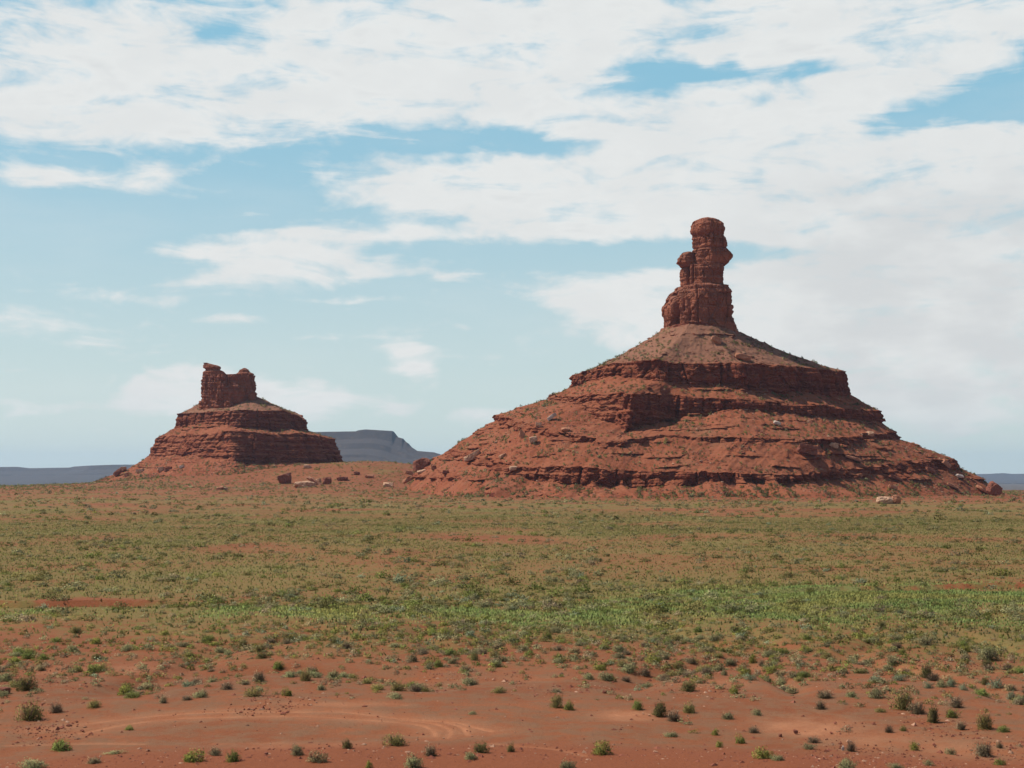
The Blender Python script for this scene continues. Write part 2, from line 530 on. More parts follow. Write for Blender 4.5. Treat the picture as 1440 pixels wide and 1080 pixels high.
def ground_masks(x, y):
    r = np.hypot(x, y)
    nz1 = fbm(x / 22, y / 30, 0.3, 4, 101)
    nz2 = fbm(x / 90, y / 55, 0.6, 3, 131)
    ang = x / np.maximum(y, 1)
    rj = r * (1 + 0.16 * nz2 + 0.08 * nz1)
    cover = np.interp(rj, [40, 60, 68, 84, 100, 125, 160, 300, 470, 600, 700, 900], [.0, .03, .26, .58, .70, .62, .62, .62, .56, .48, .38, .32])
    cover = cover * (1 + 0.25 * np.clip(ang / 0.3, -1, 1) * sst(r, 100, 62)) + 0.45 * nz1 * sst(r, 60, 85) + 0.35 * nz2 * sst(r, 110, 180)
    d = y - wash_y(x)
    width = 8.0 + 9 * sst(x, -5, 20)
    g = np.exp(-((d + width * 0.7 + 3.5 * nz2) / width) ** 2) * (0.34 + 0.42 * sst(x, -24, -6) + 1.5 * nz1 + 0.9 * fbm(x / 5, y / 7, 0.4, 3, 151))
    g = g + 0.55 * sst(nz2, 0.12, 0.35) * sst(r, 120, 170) * sst(r, 420, 300) * 0.6
    bank = np.exp(-((d - 0.6) / 1.1) ** 2) * np.clip(np.exp(-((x + 31.5) / 3.8) ** 2) * sst(noise3(x / 2.2, y / 2, 0.6, 37), -0.5, 0.1) + 0.9 * np.exp(-((x - 34) / 12) ** 2) * sst(noise3(x / 5, 2.2, 0.3, 36), -0.2, 0.2), 0, 1)
    near_butte = sst(x, -40, 20) * sst(rj, 530, 670)
    cover = cover - 0.34 * near_butte
    red = np.clip(0.6 * near_butte + bank + sst(r, 48.5, 45) * (0.8 + 0.6 * nz1) + (0.8 - 0.55 * sst(x, -10, -120)) * sst(rj, 610, 780) * sst(r, 1500, 1200), 0, 1)
    cover = cover - bank
    sand = np.zeros_like(x)
    near = (r < 75) & (y > 0)
    xn, yn = x[near], y[near]
    sn = np.zeros_like(xn)
    wob = 0.35 * noise3(xn / 1.3, yn / 1.3, 0.5, 71)
    for i, line in enumerate(RUTS_W):
        dd = poly_dist(xn, yn, line)
        wgt = 0.85 if i < 4 else 0.5
        sn = np.maximum(sn, wgt * np.exp(-(dd / (0.19 + 0.10 * wob)) ** 2) * (0.75 + 0.8 * wob))
        if i < 2:
            sn = np.maximum(sn, 0.32 * np.exp(-(dd / 0.9) ** 2))
    sand[near] = sn
    for px, py, rx, ry, wt in PATCHES:
        c = ground_hit(px, py)
        lx = rx / F * c[1]
        ly = abs(ground_hit(px, py - ry)[1] - c[1])
        q = ((x - c[0]) / lx) ** 2 + ((y - c[1]) / ly) ** 2
        sand = np.maximum(sand, wt * np.exp(-q ** 1.2) * (0.8 + 0.9 * fbm(x / 1.8, y / 3, 0.1, 3, 201)))
    lag = sst(r, 75, 60) * sst(r, 45, 48) * 0.9 + 0.25
    far = sst(r, 1250, 2200)
    cl = lambda v: np.clip(v, 0, 1)
    return cl(cover * (1 - far)), cl(g * (1 - far)), cl(red * (1 - far)), cl(sand), cl(lag * (1 - sand)), far


def build_ground():
    th = np.concatenate([np.linspace(-40, -27, 120)[:-1], np.linspace(-27, 27, 850), np.linspace(27, 40, 120)[1:], np.linspace(40, 320, 130)[1:-1]])
    th = np.radians(th)
    rr = np.concatenate([np.geomspace(2.0, 39, 26)[:-1], 1 / np.linspace(1 / 39, 1 / 1300, 560), np.arange(300, 1300, 9.0), np.geomspace(1300, 18000, 60)[1:]])
    rr = np.unique(np.round(rr, 4))
    TH, RR = np.meshgrid(th, rr)
    x, y = (RR * np.sin(TH)).ravel(), (RR * np.cos(TH)).ravel()
    z = gz(x, y)
    masks = ground_masks(x, y)
    z = z - 0.08 * masks[3] * (np.hypot(x, y) < 75)
    nc = len(th)
    v = np.stack([x, y, z], 1)
    f = grid_faces(len(rr), nc, True)[:, ::-1]
    c = len(v)
    v = np.vstack([v, [[0, 0, float(gz(0.0, 0.01))]]])
    j = np.arange(nc)
    cap = np.stack([np.full(nc, c), (j + 1) % nc, j, j], 1)
    at = {n: ('POINT', np.append(a, a[0])) for n, a in zip(('cover', 'green', 'red', 'sand', 'lag', 'far'), masks)}
    # close the middle with triangles written as a second tiny fan inside the same mesh
    me = make_mesh("ground", v, f, GROUND, True, at)
    o = link("ground", me)
    return tag(o, kind='structure')


build_ground()


# ------------------------------------------------------------------ buttes
def catmull_u(cols, spans, tension=0.3):
    """cols (R,C,3) periodic control rings -> (R,NU,3); spans = samples per interval"""
    Rn, C, _ = cols.shape
    prev, nxt, nx2 = np.roll(cols, 1, 1), np.roll(cols, -1, 1), np.roll(cols, -2, 1)
    out = []
    for c in range(C):
        t = np.linspace(0, 1, spans[c], endpoint=False)[None, :, None]
        p0, p1, p2, p3 = prev[:, c, None], cols[:, c, None], nxt[:, c, None], nx2[:, c, None]
        m1, m2 = (p2 - p0) / 2 * tension, (p3 - p1) / 2 * tension
        h = (2 * t ** 3 - 3 * t ** 2 + 1) * p1 + (t ** 3 - 2 * t ** 2 + t) * m1 + (-2 * t ** 3 + 3 * t ** 2) * p2 + (t ** 3 - t ** 2) * m2
        out.append(h)
    return np.concatenate(out, 1)


def mirror_back(front, yc, squeeze=0.85):
    """append the unseen back of each ring (front columns L..R in metres)"""
    back = front[:, -2:0:-1].copy()
    back[:, :, 1] = yc + (yc - back[:, :, 1]) * squeeze
    return np.concatenate([front, back], 1)


def outward(G):
    t = np.roll(G, -3, 1) - np.roll(G, 3, 1)
    n = np.stack([t[..., 1], -t[..., 0], np.zeros_like(t[..., 0])], -1)
    return n / (np.linalg.norm(n, axis=-1, keepdims=True) + 1e-9)


def butte_surface(table, depths, kinds, yc, back_n, step=0.75, seed=0, beds=(), cones=None, scree_z=(0, 1), amp=1.0, cmix=1.0, sag=2.6):
    """table rows of (px,py) per column + depths -> displaced grid. kinds[i]: what lies between row i and i+1 ('c' cliff, 't' talus)"""
    front = np.array([[P(px, py, D) for (px, py), D in zip(row, drow)] for row, drow in zip(table, depths)])
    ctrl = mirror_back(front, yc)
    C = ctrl.shape[1]
    nf = front.shape[1] - 1
    spans = []
    for c in range(C):
        ln = np.linalg.norm((np.roll(ctrl, -1, 1) - ctrl)[:, c, :2], axis=-1).mean()
        spans.append(max(6, int(ln / (step if c < nf else step * 4))))
    rings = catmull_u(ctrl, spans)
    for i in range(1, len(rings) - 1):          # rims wander, debris banks up unevenly against the cliff feet
        a_ = 1.1 if kinds[i] == 'c' else 2.3
        q_ = rings[i]
        rings[i, :, 2] += a_ * amp * (fbm(q_[:, 0] / 14, q_[:, 1] / 14, i * 3.7, 3, seed + 21) + 0.5 * fbm(q_[:, 0] / 4, q_[:, 1] / 4, i * 1.7, 2, seed + 22))
    rows, cliff = [], []
    for i, kd in enumerate(kinds):
        dz = np.abs(rings[i, :, 2] - rings[i + 1, :, 2]).max()
        n = int(np.clip(dz / (0.42 if kd == 'c' else 0.45), 5, 110))
        t = np.linspace(0, 1, n, endpoint=False)[:, None, None]
        seg = rings[i][None] * (1 - t) + rings[i + 1][None] * t
        if i == 0:
            seg[..., 2] -= sag * np.sin(np.pi * np.clip(t[:, :, 0], 0, 1)) ** 0.8
        rows.append(seg)
        tt = t[:, 0, 0]
        cliff.append(np.ones(n) if kd == 'c' else np.clip(1 - np.minimum(tt, 1 - tt) * n / 3, 0, 1) * 0.5)
    rows.append(rings[-1][None])
    cliff.append(np.zeros(1))
    G = np.concatenate(rows, 0)
    cw = np.concatenate(cliff)[:, None] * np.ones(G.shape[1])[None]
    N = outward(G)
    x, y, z = G[..., 0], G[..., 1], G[..., 2]
    # broad wander of the plan so that no wall is ruled
    wob = 3.2 * fbm(x / 45, y / 45, z / 90, 3, seed + 1) + 1.2 * fbm(x / 13, y / 13, z / 40, 2, seed + 2)
    # cliffs: blocky joints, slots and thin beds
    cols_ = noise3(x / 7.5, y / 7.5, z / 60, seed + 3)
    block = np.round(cols_ * 3.2) / 3.2
    slot = -2.2 * np.exp(-(noise3(x / 11, y / 11, z / 80, seed + 4) / 0.055) ** 2)
    zb = z + 0.7 * fbm(x / 25, y / 25, 0.4, 2, seed + 5)
    bed = np.tanh(4.0 * noise3(zb / 2.6, x / 45, y / 45, seed + 6)) * 0.5 + 0.35 * noise3(zb / 1.0, x / 14, y / 14, seed + 16)
    dc = 2.1 * (0.5 * cols_ + 0.8 * block) + 0.8 * noise3(x / 2.6, y / 2.6, z / 14, seed + 18) + slot + bed + 0.55 * fbm(x / 2.6, y / 2.6, z / 2.6, 2, seed + 7)
    sel = cw > 0.02
    wv_, wg_ = worley(x[sel] / 6.0, y[sel] / 6.0, z[sel] / 4.5, seed + 51)
    wv2, wg2 = worley(x[sel] / 2.4, y[sel] / 2.4, z[sel] / 1.6, seed + 52)
    dc[sel] += 1.1 * wv_ - 0.45 * np.exp(-(wg_ / 0.07) ** 2) + 0.40 * wv2 - 0.12 * np.exp(-(wg2 / 0.1) ** 2)
    # talus: gullies, patchy hard beds standing out as ledges
    gul = 2.0 * fbm(x / 16, y / 16, z / 60, 3, seed + 8) - 1.6 * np.abs(noise3(x / 9, y / 9, z / 70, seed + 9))
    dt = gul + 0.8 * fbm(x / 4, y / 4, z / 4, 3, seed + 10)
    zw = z + 2.6 * fbm(x / 45, y / 45, 0.1, 3, seed + 11)
    for k, (zk, A, h, thr) in enumerate(beds):
        msk = sst(noise3(x / 24, y / 24, 0.37 + k * 3.3, seed + 40 + k) + 0.35 * noise3(x / 6, y / 6, k * 1.7, seed + 80 + k), thr, thr + 0.16)
        above = np.exp(-np.maximum(zw - zk, 0) / (A * 0.75))
        below = sst(zw, zk - h - 0.25, zk - h + 0.1)
        rug = 1 + 0.35 * noise3(x / 3, y / 3, z / 3, seed + 120 + k)
        dt = dt + 0.88 * A * msk * above * below * rug
    cm = cw * cmix
    dt = dt - 0.35
    d = (wob * 0.8 + cm * (dc + 0.9 * (1 - cmix) * 3 * bed) + (1 - cm) * dt) * amp
    if cones is not None:
        d = d + cones(x, y, z, cw)
    fade = np.ones(G.shape[0])
    fade[:2] = [0.2, 0.6]
    G = G + N * (d * fade[:, None])[..., None]
    G[..., 2] += (1 - cw) * 0.45 * fbm(x / 3.2, y / 3.2, z / 5, 3, seed + 13) * amp
    scree = sst(z, *scree_z) * (1 - cw)
    return G, cw, scree, np.cumsum([0] + [len(q) for q in rows])


def band_parts(root, G, scree, cuts, bands):
    """bands: (part name, first control row, last control row, label)"""
    for name, a, b, label in bands:
        r0, r1 = cuts[a], min(cuts[b] + 1, len(G))
        g, sc = G[r0:r1], scree[r0:r1]
        if a == 0:
            c = g[0].mean(0)
            g = np.concatenate([[c + (g[0] - c) * q for q in (0.02, 0.5)], g])
            sc = np.concatenate([sc[:1], sc[:1], sc])
        nr, nc, _ = g.shape
        o = link(name, make_mesh(name, g.reshape(-1, 3), grid_faces(nr, nc, True), ROCK, False, {'scree': ('POINT', sc.ravel())}), root)
        o['label'] = label


def butte_root(label, x, y):
    # the parts' meshes are already in world metres, so the root sits at the origin of the plain
    return tag(link("rock_butte", None), label, "butte")


# the great butte: columns L, A, C (arris towards us), C2 (re-entrant), M, N, R
BIG = [
    [(930, 462), (948, 457), (968, 452), (985, 453), (1002, 455), (1018, 457), (1034, 462)],
    [(806, 528), (858, 511), (922, 506), (955, 511), (1040, 511), (1110, 515), (1192, 523)],
    [(801, 546), (850, 530), (924, 535), (955, 540), (1040, 545), (1110, 551), (1196, 557)],
    [(772, 559), (822, 556), (889, 553), (940, 556), (1040, 562), (1130, 570), (1238, 579)],
    [(765, 563), (806, 570), (879, 606), (946, 590), (1040, 574), (1130, 583), (1240, 593)],
    [(697, 583), (748, 598), (858, 622), (935, 612), (1040, 616), (1150, 618), (1258, 609)],
    [(693, 593), (742, 606), (852, 628), (935, 617), (1040, 621), (1150, 624), (1262, 617)],
    [(634, 631), (722, 656), (828, 658), (905, 664), (1000, 664), (1120, 668), (1343, 645)],
    [(626, 638), (717, 670), (824, 684), (903, 684), (1000, 681), (1120, 679), (1350, 657)],
    [(594, 655), (692, 689), (812, 700), (900, 701), (1000, 702), (1150, 704), (1410, 696)],
    [(566, 690), (672, 720), (805, 730), (900, 732), (1000, 732), (1170, 730), (1440, 730)],
]
BIG_D = [
    [850, 838, 829, 828, 829, 836, 850],
    [850, 808, 782, 786, 791, 814, 850],
    [850, 806, 779, 784, 789, 812, 850],
    [849, 788, 745, 770, 771, 798, 850],
    [849, 786, 741, 768, 769, 796, 850],
    [848, 752, 712, 730, 726, 745, 848],
    [848, 750, 710, 729, 725, 744, 848],
    [848, 712, 691, 690, 690, 704, 850],
    [848, 710, 689, 688, 688, 702, 850],
    [846, 690, 668, 666, 667, 682, 850],
    [844, 668, 648, 646, 646, 662, 850],
]
BIG_KINDS = ['t', 'c', 't', 'c', 't', 'c', 't', 'c', 't', 't']
rng = np.random.default_rng(7)
beds_big = [(z + rng.uniform(-.8, .8), rng.uniform(1.2, 3.2), rng.uniform(0.5, 2.0), rng.uniform(0.0, 0.26)) for z in (8.5, 14, 18.5, 21.5, 25, 28.5, 31.5, 34.5, 38, 41, 45, 49, 54.5, 58)]
beds_big += [(66, 1.5, .8, .15), (78, 1.6, .9, .22), (92, 1.6, 1.0, .25)]


def big_cones(x, y, z, cw):
    # debris fans leaning on the lowest cliff
    s = x + 0.25 * (y - 690)
    tri = np.abs(((s / 19 + 0.35 * noise3(s / 25, 0.5, 0.5, 909)) % 1.0) - 0.5) * 2      # 1 at a fan's axis
    ht = np.where(x < -20, 0.0, 1.0) * (0.5 + 9.5 * np.clip(tri, 0, 1) ** 1.3 * (0.75 + 0.6 * noise3(s / 30, 1.5, 2.5, 911)))
    front = sst(y, 790, 740)
    return front * 1.45 * np.clip(ht - np.maximum(z - 0.5, 0), 0, 9) * 0.8


Gb, cwb, scb, cutb = butte_surface(BIG, BIG_D, BIG_KINDS, 852, 6, 0.62, 11, beds_big, big_cones, (62, 80))
big = butte_root("tall red rock butte of stepped cliffs and debris slopes topped by a stacked stone pillar", 130, 850)
band_parts(big, Gb, scb, cutb, [("debris_cone", 0, 1, "greyish scree cone under the pillar"), ("upper_cliff", 1, 2, "topmost dark cliff band"), ("bench_slope", 2, 3, "narrow bench between the two upper cliffs"), ("middle_cliff", 3, 4, "second cliff band with a jutting shadowed corner"),
                                ("terraced_slope", 4, 7, "long red slope with broken ledges"), ("base_cliff", 7, 8, "lowest ribbed cliff band"), ("debris_apron", 8, 10, "red debris fans at the foot")])

SML = [
    [(279, 567), (297, 566), (322, 567), (338, 560), (348, 557), (357, 557), (365, 559)],
    [(249, 582), (285, 580), (326, 577), (345, 577), (375, 578), (402, 577), (429, 590)],
    [(244, 603), (283, 596), (328, 599), (347, 603), (380, 605), (408, 604), (435, 606)],
    [(223, 614), (268, 613), (322, 606), (345, 607), (385, 611), (428, 610), (472, 618)],
    [(219, 627), (265, 628), (325, 632), (348, 632), (388, 633), (430, 634), (477, 634)],
    [(216, 630), (264, 632), (326, 635), (348, 635), (388, 636), (430, 637), (478, 637)],
    [(212, 640), (262, 640), (327, 648), (348, 652), (390, 652), (432, 652), (482, 652)],
    [(183, 659), (240, 668), (322, 672), (350, 672), (395, 670), (440, 672), (500, 672)],
    [(120, 682), (215, 685), (318, 684), (352, 684), (400, 684), (450, 684), (530, 690)],
    [(80, 705), (200, 700), (316, 700), (352, 700), (402, 700), (455, 700), (550, 705)],
]
SML_D = [
    [1120, 1112, 1106, 1103, 1103, 1108, 1118],
    [1120, 1094, 1070, 1072, 1079, 1093, 1118],
    [1120, 1089, 1065, 1069, 1077, 1091, 1117],
    [1119, 1077, 1042, 1051, 1062, 1075, 1115],
    [1119, 1071, 1033, 1047, 1059, 1072, 1113],
    [1119, 1070, 1031, 1046, 1058, 1071, 1113],
    [1119, 1067, 1024, 1043, 1056, 1069, 1112],
    [1116, 1030, 985, 985, 992, 1005, 1100],
    [1110, 985, 945, 945, 950, 960, 1090],
    [1105, 960, 915, 915, 920, 930, 1085],
]
beds_sml = [(z + rng.uniform(-.6, .6), rng.uniform(0.9, 2.2), rng.uniform(0.4, 1.2), rng.uniform(-0.12, 0.16)) for z in (13, 16, 19, 21.5, 24, 26.5, 29, 31.5, 34, 36.5, 38.5, 40.5, 42.5, 44.5, 46.5, 48.5, 51, 54)]
Gs, cws, scs, cuts_ = butte_surface(SML, SML_D, ['t', 'c', 't', 'c', 't', 'c', 't', 't', 't'], 1122, 6, 0.7, 211, beds_sml, None, (46, 60), 0.9, 0.8, 0.9)
small = butte_root("smaller distant red butte with a blocky notched crown above banded cliffs", -190, 1120)
band_parts(small, Gs, scs, cuts_, [("debris_cone", 0, 1, "pale scree below the crown"), ("upper_cliff", 1, 2, "upper cliff band"), ("bench_slope", 2, 3, "sloping bench"), ("middle_cliff", 3, 6, "tall banded cliff, dark on its shaded side"), ("debris_apron", 6, 9, "smooth red debris apron")])


# ------------------------------------------------------------------ stacked towers
PLAN = np.array([(-1, .12), (-.82, -.34), (-.52, -.70), (-.08, -1.0), (.42, -.92), (.90, -.76), (1.0, -.25), (.96, .4), (.5, .95), (-.3, 1.0), (-.85, .6)])


def tower(rows, D, dep=0.9, nu=260, dz=0.3, seed=0, bulge=0.6, cracks=(), bed_amp=0.45, joint=0.8, plan=PLAN, rough=0.35, lean=0.0):
    """rows (py, left px, right px) from the top down; a closed rock column at distance D"""
    rows = np.array(rows, float)
    zs = np.array([P(0, r[0], D)[2] for r in rows])
    xl = np.array([P(r[1], r[0], D)[0] for r in rows])
    xr = np.array([P(r[2], r[0], D)[0] for r in rows])
    n = max(8, int((zs[0] - zs[-1]) / dz))
    z = np.linspace(zs[0], zs[-1], n)
    L = np.interp(-z, -zs, xl)
    Rr = np.interp(-z, -zs, xr)
    pl = np.concatenate([plan, plan[:1]])
    # close the loop smoothly
    C = len(plan)
    t = np.linspace(0, C, nu, endpoint=False)
    i = t.astype(int)
    f = (t - i)[:, None]
    p0, p1, p2, p3 = plan[(i - 1) % C], plan[i % C], plan[(i + 1) % C], plan[(i + 2) % C]
    m1, m2 = (p2 - p0) * 0.14, (p3 - p1) * 0.14
    uv = (2 * f ** 3 - 3 * f ** 2 + 1) * p1 + (f ** 3 - 2 * f ** 2 + f) * m1 + (-2 * f ** 3 + 3 * f ** 2) * p2 + (f ** 3 - f ** 2) * m2
    uv = uv / np.array([np.abs(uv[:, 0]).max(), np.abs(uv[:, 1]).max()])
    cx, hw = (L + Rr) / 2, (Rr - L) / 2
    wmid = np.median(hw)
    hd = dep * (0.5 * hw + 0.5 * wmid)
    hd = np.minimum(hd, hw * 1.3)
    G = np.zeros((n, nu, 3))
    G[..., 0] = cx[:, None] + hw[:, None] * uv[None, :, 0]
    G[..., 1] = D + hd[:, None] * uv[None, :, 1] + lean * (z - z[-1])[:, None]
    G[..., 2] = z[:, None]
    N = outward(G)
    x, y, zz = G[..., 0], G[..., 1], G[..., 2]
    jn = noise3(x / 6, y / 6, zz / 30, seed)
    jb = noise3(x / 3.4, y / 3.4, zz / 5.5, seed + 31)
    d = joint * (np.round(jn * 3) / 3 * 1.0 + 0.4 * jn + 0.8 * np.round(jb * 2.5) / 2.5) + 0.7 * fbm(x / 9, y / 9, zz / 9, 2, seed + 1)
    seam = noise3(0.5, 0.5, zz / 3.1 + 0.25 * noise3(x / 12, y / 12, 0.1, seed + 33), seed + 32)
    d = d - 0.9 * bed_amp * np.exp(-(seam / 0.07) ** 2)
    zb = zz + 0.4 * noise3(x / 10, y / 10, 0.2, seed + 2)
    d = d + bed_amp * (np.tanh(4 * noise3(zb / 1.9, x / 50, y / 50, seed + 3)) * 0.6 + 0.5 * noise3(zb / 0.8, x / 20, y / 20, seed + 4))
    d = d + rough * fbm(x / 1.8, y / 1.8, zz / 1.8, 3, seed + 5)
    wv_, wg_ = worley(x / 5.6, y / 5.6, zz / 8.5, seed + 51)
    wv2, wg2 = worley(x / 1.9, y / 1.9, zz / 2.1, seed + 52)
    d = d + joint * (0.85 * wv_ - 0.28 * np.exp(-(wg_ / 0.05) ** 2) + 0.18 * wv2)
    fr = y < D
    for cpx, wd, dp, y0, y1 in cracks:
        ck = P(cpx, (y0 + y1) / 2, D)[0]
        zt, zb2 = P(cpx, y0, D)[2], P(cpx, y1, D)[2]
        wx = ck + 0.5 * noise3(zz / 4, 0.3, 0.4, seed + int(cpx))
        d = d - dp * np.exp(-((x - wx) / wd) ** 2) * fr * sst(zz, zb2 - 1, zb2 + 0.5) * sst(zz, zt + 1, zt - 0.5)
    top = np.linspace(0, 1, n)
    G = G + N * d[..., None]
    # rounded lid
    c = G[0].mean(0)
    lid = []
    for s, h in ((0.04, 0.50), (0.35, 0.42), (0.6, 0.30), (0.82, 0.14)):
        ring = c + (G[0] - c) * s
        ring[:, 2] = G[0, :, 2] + bulge * h * 2 + 0.3 * noise3(ring[:, 0] / 2.5, ring[:, 1] / 2.5, 0.5, seed + 9)
        lid.append(ring)
    return np.concatenate([np.array(lid), G], 0)


def tower_mesh(name, G, mat, parent, label=None):
    nr, nc, _ = G.shape
    me = make_mesh(name, G.reshape(-1, 3), grid_faces(nr, nc, True), mat, False, {'scree': ('POINT', np.zeros(nr * nc))})
    o = link(name, me, parent)
    if label:
        o['label'] = label
    return o


DS = 850
spire_rows = [(402, 960, 1015), (404, 953, 1021), (411.5, 946.6, 1023), (420, 939, 1025.6), (431, 932.5, 1027.2), (440, 930.6, 1027.8), (448, 932, 1026.6), (452, 933, 1029.5), (458, 933.5, 1030.5), (472, 934, 1034)]
base = tower_mesh("spire", tower(spire_rows, DS, 0.85, 420, 0.28, 301, 0.3, [(948, 1.0, 3.4, 414, 462), (957.5, .7, 2.6, 404, 440), (976.5, .45, 1.7, 404, 458), (965, .5, 1.2, 425, 455), (1018, .5, 1.3, 406, 450)], 0.3, 1.15), SPIRE, big)
tower_mesh("waist_block", tower([(374, 958.5, 1013), (378, 958, 1015), (384, 957, 1014.6), (394, 957.2, 1016.3), (399, 958, 1014), (405, 959, 1014)], DS, 0.9, 340, 0.28, 331, 0.2, [(966, .6, 2.8, 376, 402), (972, .5, 2.0, 376, 400), (986, .5, .9, 382, 400)], 0.3, 0.9), SPIRE, base)
tower_mesh("ring_block", tower([(350.8, 974.5, 1020), (353, 973, 1021.5), (357, 972.6, 1026), (362, 972.4, 1028.6), (364, 972.4, 1028.2), (368, 972.5, 1024.5), (373, 973, 1021.5), (376.5, 975, 1015)], DS, 0.95, 340, 0.25, 351, 0.2, [(1004, .3, .6, 352, 362)], 0.3, 0.7), SPIRE, base)
tower_mesh("cap_rock", tower([(309.2, 979.5, 1007), (311.5, 976, 1012), (316.5, 972.4, 1017.5), (322, 971.6, 1019.4), (329, 972.6, 1018), (332, 974, 1017.6), (335, 972.8, 1019), (343, 974.6, 1021.6), (350, 975, 1021.6), (352, 977, 1019)], DS, 0.95, 340, 0.25, 371, 1.0, [(1001, .35, .7, 312, 345), (1014, .35, .7, 330, 348), (983, 2.6, 1.1, 331, 346)], 0.3, 0.8), SPIRE, base)
rp = np.array([(math.cos(a), -math.sin(a)) for a in np.linspace(math.pi, -math.pi, 10, endpoint=False)])
tower_mesh("side_boulder", tower([(354, 966, 972), (356, 961, 976), (360, 956, 978), (366, 953, 979), (370, 953.5, 979), (374, 956.5, 977), (377, 960, 974)], DS, 1.0, 160, 0.25, 391, 0.3, (), 0.3, 0.9, rp, 0.6), SPIRE, base)

DL = 1108
crown_rows = [(527.5, 284.5, 357), (530, 284, 357), (535, 282.5, 357.5), (541, 281.5, 358.5), (548, 283, 360), (552, 282, 361), (560, 282, 361.5), (570, 281.5, 362), (580, 281, 364)]
crown = tower_mesh("rock_crown", tower(crown_rows, DL, 0.62, 460, 0.3, 401, 0.2, [(293, .8, 2.5, 528, 566), (308, .6, 1.8, 545, 566), (316, .5, 1.3, 528, 566), (324, .8, 2.2, 527, 545), (303, .5, 1.2, 530, 560), (283.5, .8, 2, 546, 551)], 0.5, 1.3), SPIRE, small)
tower_mesh("stepped_pinnacle", tower([(510.3, 286, 292), (512, 285.7, 299), (514, 286, 306), (516, 287, 309.5), (520, 289, 310), (523, 286.5, 316), (527, 284.5, 319), (531, 284, 320)], DL, 0.6, 220, 0.25, 431, 0.15, (), 0.7, 0.5), SPIRE, crown)
tower_mesh("notched_pinnacle", tower([(517.8, 341, 347), (519.5, 338, 350), (522.5, 334, 351), (525, 333, 355), (527, 329, 357), (531, 327, 357.5)], DL, 0.6, 200, 0.25, 451, 0.15, (), 0.7, 0.5), SPIRE, crown)

# ------------------------------------------------------------------ far mesas
MESA = rock_material("far_mesa_rock", (0.046, 0.034, 0.034), (0.062, 0.044, 0.042), (0.076, 0.054, 0.050), (0.062, 0.048, 0.044), (0.072, 0.056, 0.050), 0.08)


def ridge(name, rim, rows, seed, label=None):
    """rim: [(px, py, D)] along the skyline; rows: [(metres towards us, height share)] of the slope down to the plain at z=-60"""
    n = 420
    rim = np.array(rim, float)
    xs = np.linspace(rim[0, 0], rim[-1, 0], n)
    top = np.array([P(a, np.interp(a, rim[:, 0], rim[:, 1]), np.interp(a, rim[:, 0], rim[:, 2])) for a in xs])
    G = []
    base_z = -62.0
    prof = [(-900, 0.0), (-400, .9), (-60, 1.0), (0, 1.0)] + rows
    dense = []
    for (d0, h0), (d1, h1) in zip(prof[:-1], prof[1:]):
        for t in np.linspace(0, 1, 10, endpoint=False):
            dense.append((d0 + (d1 - d0) * t, h0 + (h1 - h0) * t))
    dense.append(prof[-1])
    kern = np.ones(61) / 61
    soft = np.convolve(np.pad(top[:, 2], 30, mode='edge'), kern, 'valid')
    for d, h in dense:
        row = top.copy()
        mixz = np.clip((1 - h) * 5, 0, 1) if d > 0 else 0
        row[:, 2] = top[:, 2] * (1 - mixz) + soft * mixz
        gul = 1 + (0.22 * fbm(top[:, 0] / 260, d / 900, 0.3, 4, seed) + 0.1 * noise3(top[:, 0] / 70, 0.3, d / 300, seed + 3)) * (1 if d > 0 else 0.2)
        row[:, 1] -= d * gul
        row[:, 2] = base_z + (row[:, 2] - base_z) * h
        G.append(row)
    G = np.array(G)
    nr, nc, _ = G.shape
    me = make_mesh(name, G.reshape(-1, 3), grid_faces(nr, nc, False), MESA, True, {'scree': ('POINT', np.zeros(nr * nc))})
    return tag(link(name, me), kind='structure')


ridge("mesa_hill", [(300, 640, 6400), (330, 620, 6250), (380, 609, 6100), (440, 607.5, 6000), (500, 606.5, 6000), (504, 605, 6000), (514, 603.8, 6000), (552, 606, 6000), (553.5, 609, 6000), (554.5, 613.5, 6000), (566, 616.5, 5985), (567.5, 620, 5985), (573, 623, 5975), (574, 626, 5970), (586, 634, 5940), (610, 636, 5900), (640, 645, 5850), (680, 660, 5780)],
      [(40, .86), (160, .78), (190, .69), (420, .58), (440, .54), (900, .28), (1500, .06), (1900, -.02)], 601)
ridge("mesa_hill", [(-420, 652, 9500), (-250, 655, 9500), (-120, 653, 9500), (-30, 657, 9300), (22, 656.5, 9300), (34, 658.5, 9300), (98, 657.5, 9200), (104, 656, 9200), (128, 654.6, 9000), (160, 653.5, 9000), (240, 653, 9000), (330, 654, 9000), (420, 655, 9000)],
      [(60, .8), (300, .62), (340, .55), (900, .33), (1800, .12), (2900, -.02)], 621)
ridge("mesa_hill", [(1180, 668, 14500), (1300, 667, 14500), (1390, 666.5, 14500), (1412, 665.4, 14500), (1425, 666.5, 14500), (1460, 665.8, 14500), (1540, 664, 14500), (1700, 662, 14500), (1900, 665, 14500)],
      [(100, .8), (500, .6), (1200, .35), (2500, .1), (3500, -.02)], 641)

# ------------------------------------------------------------------ ray casts onto butte and ground
def half(G):
    g = G[::2, ::2]
    return g.reshape(-1, 3), grid_faces(g.shape[0], g.shape[1], True)


def bvh_of(*grids):
    vv, ff, n = [], [], 0
    for g in grids:
        v, f = half(g)
        vv.append(v)
        ff.append(f + n)
        n += len(v)
    return BVHTree.FromPolygons(np.vstack(vv).tolist(), np.vstack(ff).tolist())


BVH = bvh_of(Gb, Gs)


